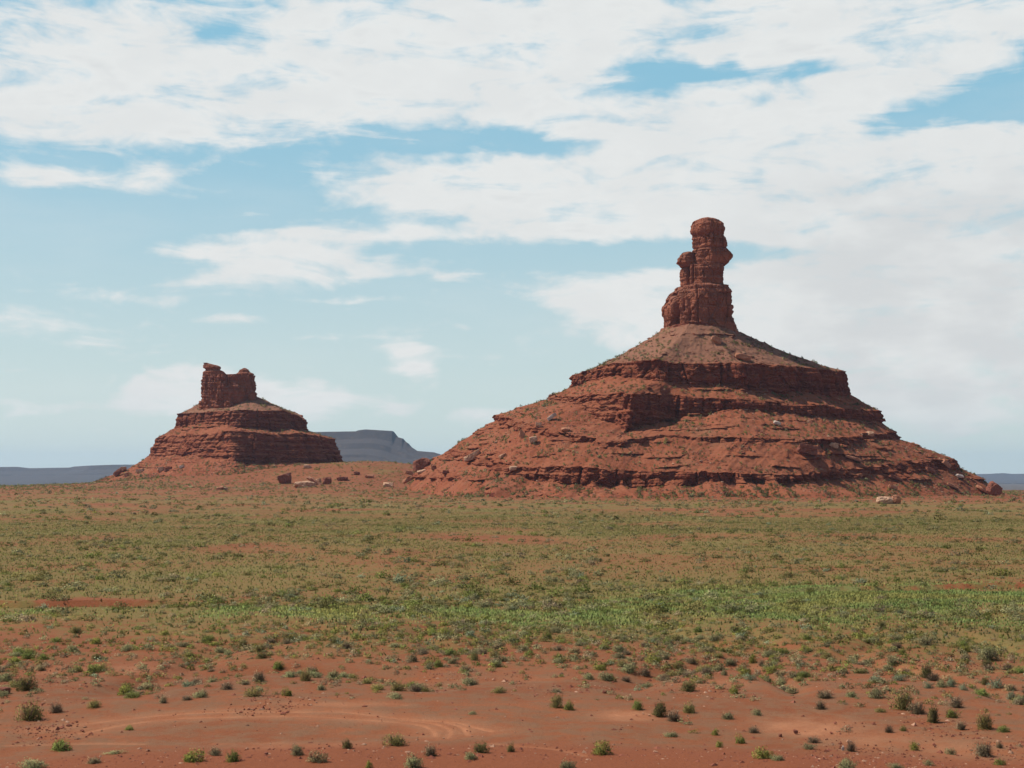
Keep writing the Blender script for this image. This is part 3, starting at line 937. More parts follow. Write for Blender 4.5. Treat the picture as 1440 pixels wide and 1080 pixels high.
def seat(px, py):
    """nearest of butte surface and ground along the line of sight"""
    a, b = ray(px, py)
    d = Vector((a, 1, b)).normalized()
    loc, nrm, _, _ = BVH.ray_cast(Vector((0, 0, CAM_Z)), d)
    g = ground_hit(px, py)
    if loc is not None and loc.y < g[1]:
        return np.array(loc), np.array(nrm)
    return g, np.array([0, 0, 1.0])


# ------------------------------------------------------------------ boulders
def cube_sphere(n):
    t = np.linspace(-1, 1, n + 1)
    vs_, fs, key = [], [], {}
    for ax in range(3):
        for sg in (-1, 1):
            idx = np.zeros((n + 1, n + 1), int)
            for i, a in enumerate(t):
                for j, b in enumerate(t):
                    p = [0, 0, 0]
                    p[ax] = sg
                    p[(ax + 1) % 3] = a
                    p[(ax + 2) % 3] = b
                    k_ = tuple(np.round(p, 5))
                    if k_ not in key:
                        key[k_] = len(vs_)
                        vs_.append(p)
                    idx[i, j] = key[k_]
            for i in range(n):
                for j in range(n):
                    q = [idx[i, j], idx[i + 1, j], idx[i + 1, j + 1], idx[i, j + 1]]
                    fs.append(q if sg > 0 else q[::-1])
    v = np.array(vs_, float)
    return v / np.linalg.norm(v, axis=1, keepdims=True), np.array(fs)


CS, CSF = cube_sphere(22)


def boulder_verts(seed, sharp=9, rnd=0.0):
    r = np.random.default_rng(seed)
    nrm = r.normal(size=(sharp, 3))
    nrm /= np.linalg.norm(nrm, axis=1, keepdims=True)
    nrm = np.vstack([nrm, np.eye(3), -np.eye(3)])
    h = np.concatenate([r.uniform(0.78, 1.15, sharp), r.uniform(0.85, 1.0, 6)])
    dd = CS @ nrm.T
    rad = np.where(dd > 0.05, h[None] / np.maximum(dd, 0.05), 9).min(1)
    rad = rad * (1 - rnd) + rnd * 1.0
    v = CS * rad[:, None]
    v *= (1 + 0.13 * fbm(v[:, 0] * 1.8, v[:, 1] * 1.8, v[:, 2] * 1.8, 4, seed) - 0.10 * np.exp(-(noise3(v[:, 0] * 1.6, v[:, 1] * 1.6, v[:, 2] * 0.9, seed + 5) / 0.07) ** 2))[:, None]
    lo, hi = v.min(0), v.max(0)
    return (v - (lo + hi) / 2) / ((hi - lo) / 2)


def rot_y(v, a):
    c, s = math.cos(a), math.sin(a)
    return np.stack([v[:, 0] * c + v[:, 2] * s, v[:, 1], -v[:, 0] * s + v[:, 2] * c], 1)


# photo box x0,x1,y0,y1; tilt in degrees (+ = rises to the right); material; roundness; label
BOULDERS = [
    (652, 677, 631, 648, 24, B_PALE, 0, "large pale tilted block lying alone low on the great butte's sunlit flank"),
    (580, 605, 643, 661, 18, B_DARK, 0, "dark red block with a sloping pale top at the foot of the great butte"),
    (565, 588, 664, 678.5, 26, B_ORANGE, 0, "tilted orange slab lying in front of the dark sloping-topped block"),
    (391, 409, 664, 680.5, 2, B_DARK, 0, "upright squarish dark boulder standing in the green between the buttes"),
    (413, 443, 676, 685.5, 3, B_PALE, .2, "low flat pale slab lying before the upright squarish boulder's neighbours"),
    (430, 452, 669, 682, -28, B_ORANGE, 0, "orange slab leaning behind the low flat pale slab"),
    (453, 466, 670, 681, 8, B_DARK, 0, "small dark blocky boulder beside the orange leaning slab"),
    (586, 599, 659.5, 665.5, 10, B_PALE, .1, "pale rock wedged against the shaded side of the dark sloping-topped block"),
    (570, 582, 661, 667, -8, B_ORANGE, .1, "low orange rock just behind the tilted orange slab's upper end"),
    (606, 614, 654, 661, 14, B_DARK, .1, "small dark rock upslope of the dark sloping-topped block"),
    (622, 631, 661, 667, -6, B_DARK, .15, "small dark rock on the red bank below the large pale tilted block"),
    (444, 452, 672, 678, 12, B_PALE, .1, "small pale rock squeezed between the orange leaning slab and blocky boulder"),
    (497, 506, 663, 668, -4, B_DARK, .2, "small dark rock high on the red saddle between the buttes"),
    (473, 489, 670, 676, 2, B_DARK, .1, "low dark rock lying apart beyond the small blocky boulder"),
    (538, 553, 678, 684.5, 0, B_PALE, 0, "small flat pale rock alone on the green between the buttes"),
    (513, 526, 667, 672, 3, B_ORANGE, .2, "low orange rock half buried in the saddle between the buttes"),
    (1233, 1257, 698, 708.5, 0, B_PALE, .55, "long smooth pale boulder lying on the red flat before the great butte"),
    (1255, 1267, 695.5, 708.5, 0, B_ORANGE, .35, "round orange boulder touching the end of the long smooth pale boulder"),
    (1374, 1395, 682, 695.5, -30, B_ORANGE, .1, "leaning orange slab against the biggest boulder at the butte's shaded foot"),
    (1388, 1409, 676, 697, -38, B_DARK, .15, "biggest rounded boulder at the shaded end of the great butte"),
    (1332, 1348, 678, 687, -22, B_ORANGE, 0, "tilted orange slab uphill of the leaning boulder pair"),
    (1343, 1355, 666, 671.5, -5, B_WHITE, 0, "pale flat-topped rock overhanging a dark hollow near the slope's foot"),
    (1250, 1262, 681, 688, -6, B_ORANGE, 0, "small thin slab just above the long smooth pale boulder"),
    (1250, 1270, 667, 676.5, -14, B_DARK, 0, "broad reddish ledge slab above the small thin slab"),
    (1302, 1316, 656, 665.5, -12, B_DARK, .1, "dusty red boulder midway along the shaded lower slope"),
    (1324, 1338, 645, 657, -34, B_ORANGE, 0, "orange block slipping below the last rim ledge of the skyline slope"),
    (1122, 1150, 623, 639, -10, B_DARK, 0, "dark overhanging slab with a black shadow below the middle terraces"),
    (1088, 1098, 591, 598, -18, B_WHITE, 0, "whitish block below the second cliff band of the great butte"),
    (1165, 1179, 622, 630.5, -6, B_PALE, .2, "pale flat rock beside the dark overhanging slab"),
    (1188, 1211, 639, 648, -14, B_ORANGE, 0, "long thin orange slab downslope of the pale flat rock"),
    (1219, 1229, 606, 613, -4, B_PALE, .1, "small pale rock under the second cliff's shaded end"),
    (769, 783, 580, 591, 32, B_WHITE, 0, "whitish tilted slab high on the great butte's sunlit flank"),
    (744, 756, 613, 622, 10, B_PALE, .25, "rounded pale boulder midway up the great butte's sunlit flank"),
    (729, 739, 603, 617, 55, B_ORANGE, 0, "steeply tilted orange rock just above the rounded pale boulder"),
    (753, 762, 594, 600, 0, B_PALE, .2, "small pale rock between two ledges below the whitish tilted slab"),
    (789, 802, 600, 607, 6, B_ORANGE, .1, "flat orange rock on the ledge toward the shadowed arris"),
    (701, 713, 637, 644, 16, B_PALE, .1, "small pale slab uphill of the lowest cliff's sunlit end"),
    (716, 728, 655, 661, 4, B_PALE, .3, "pale capping rock on the rim of the lowest cliff"),
    (156, 174, 651, 664, 34, B_ORANGE, 0, "tallest tilted slab on the skyline below the smaller butte"),
    (159, 171, 659, 670, 36, B_DARK, 0, "dark slab leaning beneath the tallest tilted skyline slab"),
    (167, 177, 656, 664, 20, B_PALE, 0, "pale chunk wedged behind the tilted skyline slabs"),
    (191, 202, 659, 665, 4, B_PALE, .2, "flat pale rock on the smaller butte's lower sunlit slope"),
    (174, 181, 664, 670, 8, B_ORANGE, .2, "small orange rock downslope of the flat pale rock"),
    (221, 230, 656, 663, 10, B_PALE, .1, "pale blocky rock below the smaller butte's lowest ledge"),
    (230, 241, 656, 662, 6, B_DARK, 0, "dark flat rock next to the pale blocky rock"),
    (252, 259, 654, 658.5, 6, B_WHITE, .1, "whitish chip below the smaller butte's corner"),
    (304, 314, 683, 688.5, 14, B_ORANGE, .1, "small orange rock of a pair on the green before the smaller butte"),
    (312, 320, 684.5, 688.5, -6, B_PALE, .2, "small pale rock of a pair on the green before the smaller butte"),
    (427, 438, 653, 658.5, -5, B_PALE, .2, "pale flat rock at the smaller butte's shaded foot"),
    (1000, 1016, 471, 484, -24, B_ORANGE, .1, "orange block on the debris cone right under the stone pillar"),
    (1034, 1056, 495, 507, -14, B_ORANGE, .1, "orange slabby boulder on the rim of the top cliff band"),
    (-8, 13, 967, 976, 4, B_DARK, .1, "dark red rock on bare soil beside the dark green bush"),
    (847, 853, 971, 975, 0, B_DARK, .2, "small dark stone alone on bare ground beyond the sandy patch"),
    (1116, 1122, 1026, 1031, 0, B_DARK, .2, "dark stone at the edge of the orange sandy patch"),
    (1095, 1100, 1032, 1036, 0, B_DARK, .2, "small dark stone downslope of the dark edge stone"),
    (1183, 1188, 1048, 1055, -50, B_WHITE, .1, "small white stone chip beside a dry twiggy bush"),
    (372, 377, 1058, 1061, 0, B_DARK, .2, "single dark pebble on red ground before the tyre ruts"),
]


def build_boulder(i, x0, x1, y0, y1, tilt, mat, rnd, label):
    p, n = seat((x0 + x1) / 2, y1)
    D = p[1]
    if D > 100:
        BOULDER_AT.append((p, (x1 - x0) / F * D))
    W, H = (x1 - x0) / F * D, (y1 - y0) / F * D
    v = boulder_verts(500 + i, 9, rnd)
    a = R(tilt)
    # size of the untilted slab that fills the seen box once tilted
    c, s = abs(math.cos(a)), abs(math.sin(a))
    den = max(c * c - s * s, 0.25)
    wl, hl = max((W * c - H * s) / den, 0.45 * W), max((H * c - W * s) / den, 0.38 * H)
    v = v * np.array([wl / 2, (wl * 0.55 + hl * 0.35) / 2 + 0.1 * wl, hl / 2])
    v = rot_y(v, -a)
    lo, hi = v.min(0), v.max(0)
    v = (v - (lo + hi) / 2) * np.array([W / (hi[0] - lo[0]), 1, H * 1.12 / (hi[2] - lo[2])])
    v[:, 2] += H * 0.44
    me = make_mesh("boulder", v, CSF, mat, False)
    o = link("boulder" if W > 0.35 else "stone", me, loc=(p[0], p[1] + 0.15 * W, p[2] - 0.02 * H))
    tag(o, label, "boulder" if W > 0.35 else "stone", "loose boulders around the buttes" if D > 100 else "stones on the near ground")


BOULDER_AT = []
for i, b in enumerate(BOULDERS):
    build_boulder(i, *b)

# ------------------------------------------------------------------ plants
KINDS = {
    'sage': ((0.360, 0.335, 0.165), "grey-green", "shrub"), 'olive': ((0.335, 0.285, 0.100), "olive", "shrub"), 'green': ((0.260, 0.290, 0.080), "green", "shrub"),
    'lime': ((0.350, 0.345, 0.085), "lime-green", "tuft"), 'dry': ((0.440, 0.330, 0.200), "dry grey-brown", "shrub"), 'bluegreen': ((0.345, 0.390, 0.230), "blue-green", "shrub"),
    'dark': ((0.220, 0.198, 0.076), "dark", "shrub"), 'tan': ((0.480, 0.380, 0.195), "tan", "tuft"),
}


def leaf_material(name, col=None):
    m, t, out = new_mat(name)
    if col is None:
        c = attr(t, 'tint', 'Color')
    else:
        oi = t.node('ShaderNodeObjectInfo')
        hs = t.node('ShaderNodeHueSaturation')
        hs.inputs['Color'].default_value = (*col, 1)
        t.put(hs.inputs['Hue'], t.lin(oi.outputs['Random'], 0, 1, 0.485, 0.515))
        t.put(hs.inputs['Value'], t.math('MULTIPLY', attr(t, 'shade'), t.lin(oi.outputs['Random'], 0, 1, 0.85, 1.15)))
        c = hs.outputs[0]
    d = t.node('ShaderNodeBsdfDiffuse')
    tr = t.node('ShaderNodeBsdfTranslucent')
    # leaves are lit as the rounded mass they make up
    vt = t.node('ShaderNodeVectorTransform', vector_type='NORMAL', convert_from='OBJECT', convert_to='WORLD')
    t.put(vt.inputs[0], attr(t, 'nrm', 'Vector'))
    nn_ = t.vmath('NORMALIZE', vt.outputs[0])
    t.put(d.inputs['Normal'], nn_)
    t.put(d.inputs[0], c)
    t.put(tr.inputs[0], c)
    mx = t.node('ShaderNodeMixShader')
    mx.inputs[0].default_value = 0.30
    t.l.new(d.outputs[0], mx.inputs[1])
    t.l.new(tr.outputs[0], mx.inputs[2])
    t.l.new(mx.outputs[0], out.inputs[0])
    return m


LEAF = {k_: leaf_material(f"{k_}_leaf", v[0]) for k_, v in KINDS.items()}
STEM = simple_rock("weathered_twig_wood", (0.15, 0.10, 0.07), (0.22, 0.16, 0.12))
SCRUB = leaf_material("mixed_scrub_leaf")


def foliage_tris(r, n, leaf, twigs, lobes):
    """unit shrub: half-width 1, height 1. returns (T,3,3), shade (T)"""
    c = np.zeros((lobes, 3))
    c[:, 0] = r.uniform(-.5, .5, lobes)
    c[:, 1] = r.uniform(-.5, .5, lobes)
    c[0] = 0
    rad = r.uniform(0.42, 0.68, lobes)
    rad[0] = 0.72
    hh = r.uniform(0.6, 0.95, lobes)
    hh[0] = 0.98
    which = r.integers(0, lobes, n)
    ph = r.uniform(0, 2 * np.pi, n)
    cz = r.uniform(-0.05, 1, n)
    sr = np.sqrt(np.clip(1 - cz ** 2, 0, 1))
    depth = r.uniform(0.5, 1.1, n) ** 0.5
    depth = np.minimum(depth, 1.06)
    pos = np.stack([c[which, 0] + rad[which] * sr * np.cos(ph) * depth, c[which, 1] + rad[which] * sr * np.sin(ph) * depth, np.maximum(hh[which] * cz * depth, 0.02) + 0.02], 1)
    dirn = pos / (np.linalg.norm(pos, axis=1, keepdims=True) + 1e-9)
    ragg = 1 + 0.55 * noise3(dirn[:, 0] * 2.3 + lobes * 3.1, dirn[:, 1] * 2.3, dirn[:, 2] * 2.3 + float(r.uniform(0, 50)), 7) + np.where(r.random(n) < 0.10, r.uniform(0.05, 0.30, n), 0)
    pos = pos * ragg[:, None]
    # blades point outwards and up
    axis = pos - np.array([0, 0, -0.35])
    axis = axis / np.linalg.norm(axis, axis=1, keepdims=True) + r.normal(size=(n, 3)) * 0.95
    axis /= np.linalg.norm(axis, axis=1, keepdims=True)
    side = np.cross(axis, r.normal(size=(n, 3)))
    side /= np.linalg.norm(side, axis=1, keepdims=True) + 1e-9
    ln = leaf * r.uniform(0.7, 1.5, n)[:, None]
    tri = np.stack([pos - side * ln * 0.45, pos + side * ln * 0.45, pos + axis * ln * 1.5], 1)
    shade = r.uniform(0.65, 1.3, n) * r.uniform(0.8, 1.2, lobes)[which]
    nr = (pos - c[which] * np.array([.6, .6, 0])) * np.array([1, 1, 1.0]) + np.array([0, 0, 0.12])
    nr = nr / (np.linalg.norm(nr, axis=1, keepdims=True) + 1e-9) + r.normal(size=(n, 3)) * 0.35
    nr /= np.linalg.norm(nr, axis=1, keepdims=True)
    if twigs:
        ph = r.uniform(0, 2 * np.pi, twigs)
        cz = r.uniform(0.1, 1, twigs)
        sr = np.sqrt(1 - cz ** 2)
        tip = np.stack([sr * np.cos(ph) * 0.95, sr * np.sin(ph) * 0.95, cz * 1.08], 1) * r.uniform(0.75, 1.05, twigs)[:, None]
        b0 = np.stack([r.normal(size=twigs) * 0.06, r.normal(size=twigs) * 0.06, np.full(twigs, -0.02)], 1)
        side = np.cross(tip - b0, r.normal(size=(twigs, 3)))
        side /= np.linalg.norm(side, axis=1, keepdims=True) + 1e-9
        tw = np.stack([b0 - side * 0.018, b0 + side * 0.018, tip], 1)
        side2 = np.cross(tip - b0, side)
        side2 /= np.linalg.norm(side2, axis=1, keepdims=True) + 1e-9
        tw2 = np.stack([b0 - side2 * 0.018, b0 + side2 * 0.018, tip], 1)
        tri = np.concatenate([tri, tw, tw2])
        shade = np.concatenate([shade, np.full(2 * twigs, 0.75)])
        nt = tip / np.linalg.norm(tip, axis=1, keepdims=True)
        nr = np.concatenate([nr, nt, nt])
    return tri, shade, nr


STYLE = {'sage': (1300, .06, 90, 4), 'olive': (1300, .06, 110, 4), 'green': (1400, .065, 40, 4), 'lime': (1000, .08, 20, 2), 'dry': (480, .055, 300, 3), 'bluegreen': (1300, .06, 40, 3), 'dark': (1600, .06, 90, 5), 'tan': (700, .075, 140, 2)}
rs = np.random.default_rng(99)
SHRUB_ME = {}
for k_, (n, lf, tw, lb) in STYLE.items():
    SHRUB_ME[k_] = []
    for q in range(6):
        tri, sh, nr = foliage_tris(rs, n, lf, tw, lb + (q % 2))
        T = len(tri)
        SHRUB_ME[k_].append(make_mesh(f"{k_}_foliage", tri.reshape(-1, 3), np.arange(T * 3).reshape(-1, 3), LEAF[k_], False, {'shade': ('FACE', sh), 'nrm': ('FACE', nr)}))


def stem_mesh(seed):
    """a few crooked woody stems forking from one root crown (unit shrub)"""
    r = np.random.default_rng(seed)
    V, Fc = [], []

    def limb(p0, p1, r0, r1):
        d = p1 - p0
        d = d / (np.linalg.norm(d) + 1e-9)
        a = np.cross(d, [0.3, 0.9, 0.1])
        a /= np.linalg.norm(a)
        b = np.cross(d, a)
        n0 = len(V)
        for p, rad in ((p0, r0), (p1, r1)):
            for q in range(5):
                an = q * 2 * math.pi / 5
                V.append(p + (a * math.cos(an) + b * math.sin(an)) * rad)
        for q in range(5):
            Fc.append([n0 + q, n0 + (q + 1) % 5, n0 + 5 + (q + 1) % 5, n0 + 5 + q])

    for s in range(7):
        an = s * 2 * math.pi / 7 + r.uniform(-.3, .3)
        p0 = np.array([0, 0, -0.05])
        p1 = np.array([math.cos(an) * 0.25, math.sin(an) * 0.25, r.uniform(.22, .35)])
        limb(p0, p1, 0.045, 0.03)
        for f in range(3):
            a2 = an + r.uniform(-.6, .6)
            p2 = np.array([math.cos(a2) * r.uniform(.45, .75), math.sin(a2) * r.uniform(.45, .75), r.uniform(.5, .92)])
            limb(p1, p2, 0.026, 0.008)
    return make_mesh("stem", np.array(V), np.array(Fc), STEM, True)


STEM_ME = [stem_mesh(5 + i) for i in range(4)]

# (px, py of the base, width px, height px, kind, full label or None, short name used by neighbours)
HERO = [
    (33, 972, 34, 24, 'dark', "dark green two-humped bush casting a shadow on bare soil", "dark two-humped bush"),
    (37, 1015, 44, 32, 'olive', "big brownish twin-domed bush at the edge of the bare flat", "brown twin-domed bush"),
    (76, 1003, 28, 18, 'dry', "purplish twiggy bush beside the brown twin-domed bush", "purplish twiggy bush"),
    (131, 996, 24, 13, 'olive', "olive bush at the rim of the rutted bare flat near pebbles", "olive rim bush"),
    (228, 989, 17, 15, 'dry', "grey-brown round bush beside a low green one above the ruts", "grey-brown round bush"),
    (180, 1027, 17, 7, 'green', "flat green tuft alone on the rutted bare ground", "lone flat tuft"),
    (83, 1057, 42, 18, 'green', "bright green double-headed grassy bush at the red bank's edge", "bright double grassy bush"),
    (160, 1061, 28, 7, 'sage', "sparse pale low plant on the red bank's edge", "sparse pale plant"),
    (45, 1082, 50, 15, 'sage', "wide grey-green bush cut by the picture's lower edge", "wide cut-off bush"),
    (364, 959, 27, 20, 'dry', "grey-brown twiggy bush with a strong shadow on open soil", "shadowed twiggy bush"),
    (429, 958, 23, 18, 'olive', "dark olive bush standing clear past the shadowed twiggy bush", "clear-standing olive bush"),
    (391, 942, 25, 12, 'green', "low green bush beyond the two shadowed round bushes", "low green bush"),
    (296, 945, 16, 7, 'dry', "low purple mat of twigs alone on bare red soil", "purple twig mat"),
    (355, 980, 40, 13, 'olive', "long low olive clump in a row above the ruts", "long low clump"),
    (402, 979, 20, 13, 'lime', "yellow-green round bush ending the long low clump's row", "yellow-green round bush"),
    (451, 971, 18, 11, 'sage', "grey-green round bush beyond the ruts' crest", "grey-green crest bush"),
    (272, 1072, 40, 19, 'lime', "bright lime bush with pale grass at its foot on the red bank", "bright lime bank bush"),
    (300, 1063, 28, 15, 'dry', "purplish dry bush between the lime and the green bank bushes", "purplish bank bush"),
    (325, 1072, 27, 19, 'green', "round green bush completing the red bank's cluster of three", "round green bank bush"),
    (417, 1063, 24, 18, 'sage', "grey-green ball-shaped bush behind the tan-green dome", "grey-green ball bush"),
    (442, 1073, 36, 19, 'tan', "tan and green dome-shaped clump at the red bank", "tan-green dome"),
    (487, 1053, 20, 16, 'dark', "dark green round bush on the red ground before the ruts", "dark round bush"),
    (555, 1049, 41, 19, 'olive', "broad olive domed bush just in front of the curving ruts", "broad olive dome"),
    (606, 1064, 27, 20, 'dry', "dark grey bush beside the broad olive dome", "dark grey bush"),
    (580, 1081, 36, 23, 'sage', "large grey-green bush at the picture's lower edge below the olive dome", "large lower-edge bush"),
    (519, 1081, 14, 13, 'lime', "small bright lime ball at the picture's lower edge", "small lime ball"),
    (674, 1059, 26, 17, 'dark', "dark grey-green bush behind a paler low plant near the ruts' end", "dark bush by ruts' end"),
    (662, 1069, 26, 13, 'sage', "pale grey-green plant in front of the dark bush by the ruts' end", "pale front plant"),
    (719, 1058, 15, 14, 'dark', "small dark round bush alone past the ruts' end", "lone dark round bush"),
    (663, 1005, 17, 6, 'sage', "flat pale-green tuft alone beyond the curving ruts", "flat pale tuft"),
    (584, 973, 28, 14, 'dry', "brown bush at the shaded end of the middle clump", "brown clump-end bush"),
    (558, 972, 28, 16, 'olive', "olive bush forming the middle clump's highest hump", "middle clump hump"),
    (557, 983, 27, 10, 'sage', "low grey-green plant in front of the middle clump's hump", "low clump-front plant"),
    (661, 964, 34, 14, 'sage', "wide low grey-green bush past the middle clump", "wide low sage"),
    (701, 975, 26, 10, 'olive', "low green and brown bush pair on open ground", "low green-brown pair"),
    (667, 929, 14, 16, 'dark', "dark upright bush standing above its neighbours in mid scrub", "dark upright bush"),
    (695, 925, 20, 13, 'olive', "dark olive dome next to the dark upright bush", "dark olive dome"),
    (782, 996, 22, 23, 'olive', "brown-olive tall bush backing a bright green one on bare ground", "brown-olive tall bush"),
    (800, 999, 19, 14, 'green', "bright green bush tucked against the brown-olive tall bush", "tucked green bush"),
    (850, 1062, 38, 21, 'lime', "bright olive-green double bush alone on the bare red flat", "bright double bush"),
    (797, 1082, 30, 16, 'sage', "grey-green bush cut by the lower edge below the bright double bush", "cut-off grey bush"),
    (897, 998, 21, 16, 'green', "green bush beside two dark stones by the sandy patch", "green stone-side bush"),
    (926, 1008, 29, 24, 'dark', "large dark olive dome just past the sandy patch", "large dark dome"),
    (948, 1015, 30, 19, 'dry', "purple-grey twiggy bush leaning on the large dark dome", "purple-grey leaning bush"),
    (946, 1037, 26, 10, 'sage', "low grey-green plant on bare ground below the sandy patch", "low patch plant"),
    (908, 952, 25, 16, 'dry', "smooth grey bush beside a wide green one in the scrub's edge", "smooth grey bush"),
    (886, 947, 34, 17, 'sage', "wide pale green bush adjoining the smooth grey bush", "wide pale green bush"),
    (968, 973, 27, 18, 'dark', "dark grey-olive bush on the bare slope past the sandy patch", "dark slope bush"),
    (970, 1003, 25, 17, 'olive', "olive bush with a pale low neighbour on the bare slope", "olive slope bush"),
    (1024, 1012, 24, 13, 'sage', "wide grey-green bush next to a dark little one on the slope", "wide slope sage"),
    (1066, 1006, 18, 11, 'sage', "grey-green bush alone on the reddish slope above the sand", "lone slope sage"),
    (1033, 976, 17, 12, 'lime', "lime-yellow bush on the reddish slope", "lime-yellow slope bush"),
    (1161, 983, 36, 15, 'dry', "broad brown bush standing back from the orange sand", "broad brown bush"),
    (1155, 998, 23, 16, 'dry', "pale purplish bush in front of the broad brown bush", "pale purplish bush"),
    (1041, 1046, 19, 14, 'lime', "yellow-green dome, largest of the three lime domes", "largest lime dome"),
    (1011, 1051, 13, 11, 'lime', "small lime dome below the largest lime dome", "small lime dome"),
    (1006, 1034, 14, 11, 'lime', "lime dome highest up of the three lime domes", "highest lime dome"),
    (1075, 1067, 32, 18, 'lime', "spreading yellow-green bush below the three lime domes", "spreading yellow bush"),
    (1096, 1070, 24, 11, 'sage', "grey low plant on the shaded side of the spreading yellow bush", "grey low plant"),
    (1197, 1057, 19, 20, 'dry', "dark dry twiggy bush beside a white stone chip", "chip-side dry bush"),
    (1145, 1045, 26, 12, 'dry', "grey bush below the orange sandy patch", "grey sand-edge bush"),
    (1138, 1054, 20, 11, 'sage', "grey-green bush in front of the grey sand-edge bush", "front sand-edge bush"),
    (1060, 1031, 23, 12, 'dry', "brownish sprawling bush above the spreading yellow bush", "brownish sprawler"),
    (1192, 1082, 34, 16, 'sage', "grey-green bush cut by the lower edge near the white chip", "cut-off chip-side bush"),
    (1303, 954, 22, 26, 'dark', "dark leaning tree-like bush, tallest of the wash-side thicket", "tall leaning bush"),
    (1314, 958, 26, 16, 'dry', "brown bush under the tall leaning bush", "brown thicket bush"),
    (1306, 968, 17, 11, 'bluegreen', "pale blue-green bush before the tall leaning bush", "pale thicket bush"),
    (1339, 966, 18, 14, 'bluegreen', "rounded blue-green bush ending the thicket", "thicket-end bush"),
    (1325, 967, 22, 12, 'sage', "grey-green bush in the thicket's middle", "thicket-middle bush"),
    (1357, 971, 14, 11, 'bluegreen', "small blue-green dome just past the thicket", "small blue dome"),
    (1404, 969, 26, 18, 'bluegreen', "largest pale blue-green bush, at the head of a red gully", "gully-head blue bush"),
    (1387, 963, 16, 12, 'dark', "dark bush behind the gully-head blue-green bush", "dark gully bush"),
    (1424, 984, 18, 14, 'bluegreen', "blue-green bush alone on orange soil below the gully", "lone blue bush"),
    (1272, 999, 36, 31, 'olive', "tall grey-olive bush heading the big diagonal clump", "diagonal clump head"),
    (1294, 1005, 32, 24, 'dry', "brown twiggy bush in the middle of the big diagonal clump", "diagonal clump middle"),
    (1314, 1017, 22, 29, 'dark', "dark green bush ending the big diagonal clump in deep shadow", "diagonal clump end"),
    (1347, 996, 30, 20, 'dry', "purple-grey bush on the slope behind the bright green pair", "purple-grey slope bush"),
    (1341, 1010, 25, 15, 'green', "bright green leafy bush on the slope beside the diagonal clump", "bright leafy bush"),
    (1353, 1027, 21, 15, 'dry', "purple-brown round bush below the bright leafy bush", "purple-brown round bush"),
    (1387, 1026, 29, 29, 'olive', "tall olive domed bush with a dark shadow on the open slope", "tall olive dome"),
    (1251, 1030, 17, 14, 'dry', "grey round bush by scattered red stones", "grey stone-side bush"),
    (1270, 1028, 13, 10, 'olive', "small olive bush by scattered red stones", "small stone-side bush"),
    (1286, 1055, 17, 14, 'lime', "olive-yellow bush on open orange soil", "olive-yellow bush"),
    (1387, 1064, 38, 27, 'dry', "big pale bush of bare grey twigs on orange soil", "bare-twig bush"),
    (1407, 1052, 14, 12, 'dry', "small grey bush behind the bare-twig bush", "small twig neighbour"),
    (1308, 1077, 17, 11, 'sage', "grey-green bush low on the orange soil near the picture's edge", "low orange-soil bush"),
    (1262, 1082, 24, 11, 'sage', "dark grey-green bush cut by the lower edge", "cut-off dark sage"),
    (1239, 1002, 19, 8, 'olive', "flat brown-olive bush before the diagonal clump", "flat brown bush"),
    (1267, 958, 26, 12, 'bluegreen', "pale sage bush on the sunlit side of the thicket", "pale thicket-side sage"),
    (1275, 948, 19, 11, 'dry', "brown bush behind the pale thicket-side sage", "brown back bush"),
    (1407, 1076, 22, 11, 'green', "low yellowish green bush in front of the bare-twig bush", "low yellowish bush"),
    (1394, 930, 36, 24, 'sage', "big grey-green spreading bush on the slope above the gully", "big spreading sage"),
    (1388, 939, 18, 14, 'dark', "dark rounded bush below the big spreading sage", "dark slope dome"),
    (1270, 921, 14, 12, 'green', "bright green round bush on the bare slope above the thicket", "bright slope bush"),
    (1240, 883, 18, 12, 'dark', "dark green dome at the near edge of the grass strip", "strip-edge dark dome"),
    (1306, 908, 34, 15, 'sage', "wide pale grey-green bush in the scrub below the grass strip", "wide strip-side sage"),
    (1059, 933, 15, 14, 'lime', "bright lime round bush beside a purple dry one", "bright lime round bush"),
    (1072, 937, 13, 13, 'dry', "purple dry bush beside the bright lime round bush", "purple dry neighbour"),
    (1048, 951, 24, 13, 'lime', "wide lime-green bush in front of the purple dry neighbour", "wide lime bush"),
    (1019, 950, 13, 11, 'sage', "round grey-green bush a little off the wide lime bush", "round off-side sage"),
]
drx = {'sage': 'grey-green', 'olive': 'olive', 'green': 'green', 'lime': 'lime-green', 'dry': 'dry grey-brown', 'bluegreen': 'blue-green', 'dark': 'dark', 'tan': 'tan'}

shrubs = []          # dict(x,y,z,w,h,kind,px,py,label,short)
for px, py, wd, ht, kd, lab, short in HERO:
    p = ground_hit(px, min(py, 1079 + (py - 1079)))
    D = p[1]
    shrubs.append(dict(x=p[0], y=p[1] + 0.25 * wd / F * D, w=wd / F * D, h=ht / F * D * 0.84, kind=kd, px=px, py=py, wpx=wd, label=lab, short=short))

# scattered shrubs: how many per square metre, by distance and side
def scrub_density(x, y):
    r = np.hypot(x, y)
    ang = x / np.maximum(y, 1)
    d = np.interp(r, [43, 50, 57, 62, 68, 76, 92, 108, 130, 260, 480, 640, 800, 1000], [.05, .06, .07, 1.2, 3.2, 3.6, 2.4, .40, .17, .046, .026, .022, .05, .06])
    side = np.interp(ang, [-.4, -.2, 0.05, 0.12, 0.36], [.75, .65, .55, 1.7, 2.2])
    d = d * (1 + (side - 1) * sst(r, 76, 60))
    cl = fbm(x / 7, y / 10, 0.5, 3, 301)
    mk_ = ground_masks(x, y)[1]
    d = d * np.clip(1 + 1.6 * fbm(x / 34, y / 60, 0.8, 3, 311), 0.15, 2.2)
    return d * np.clip(1 + 1.5 * cl, 0.08, 2.4) * (1 - 0.72 * sst(mk_, 0.2, 0.7))


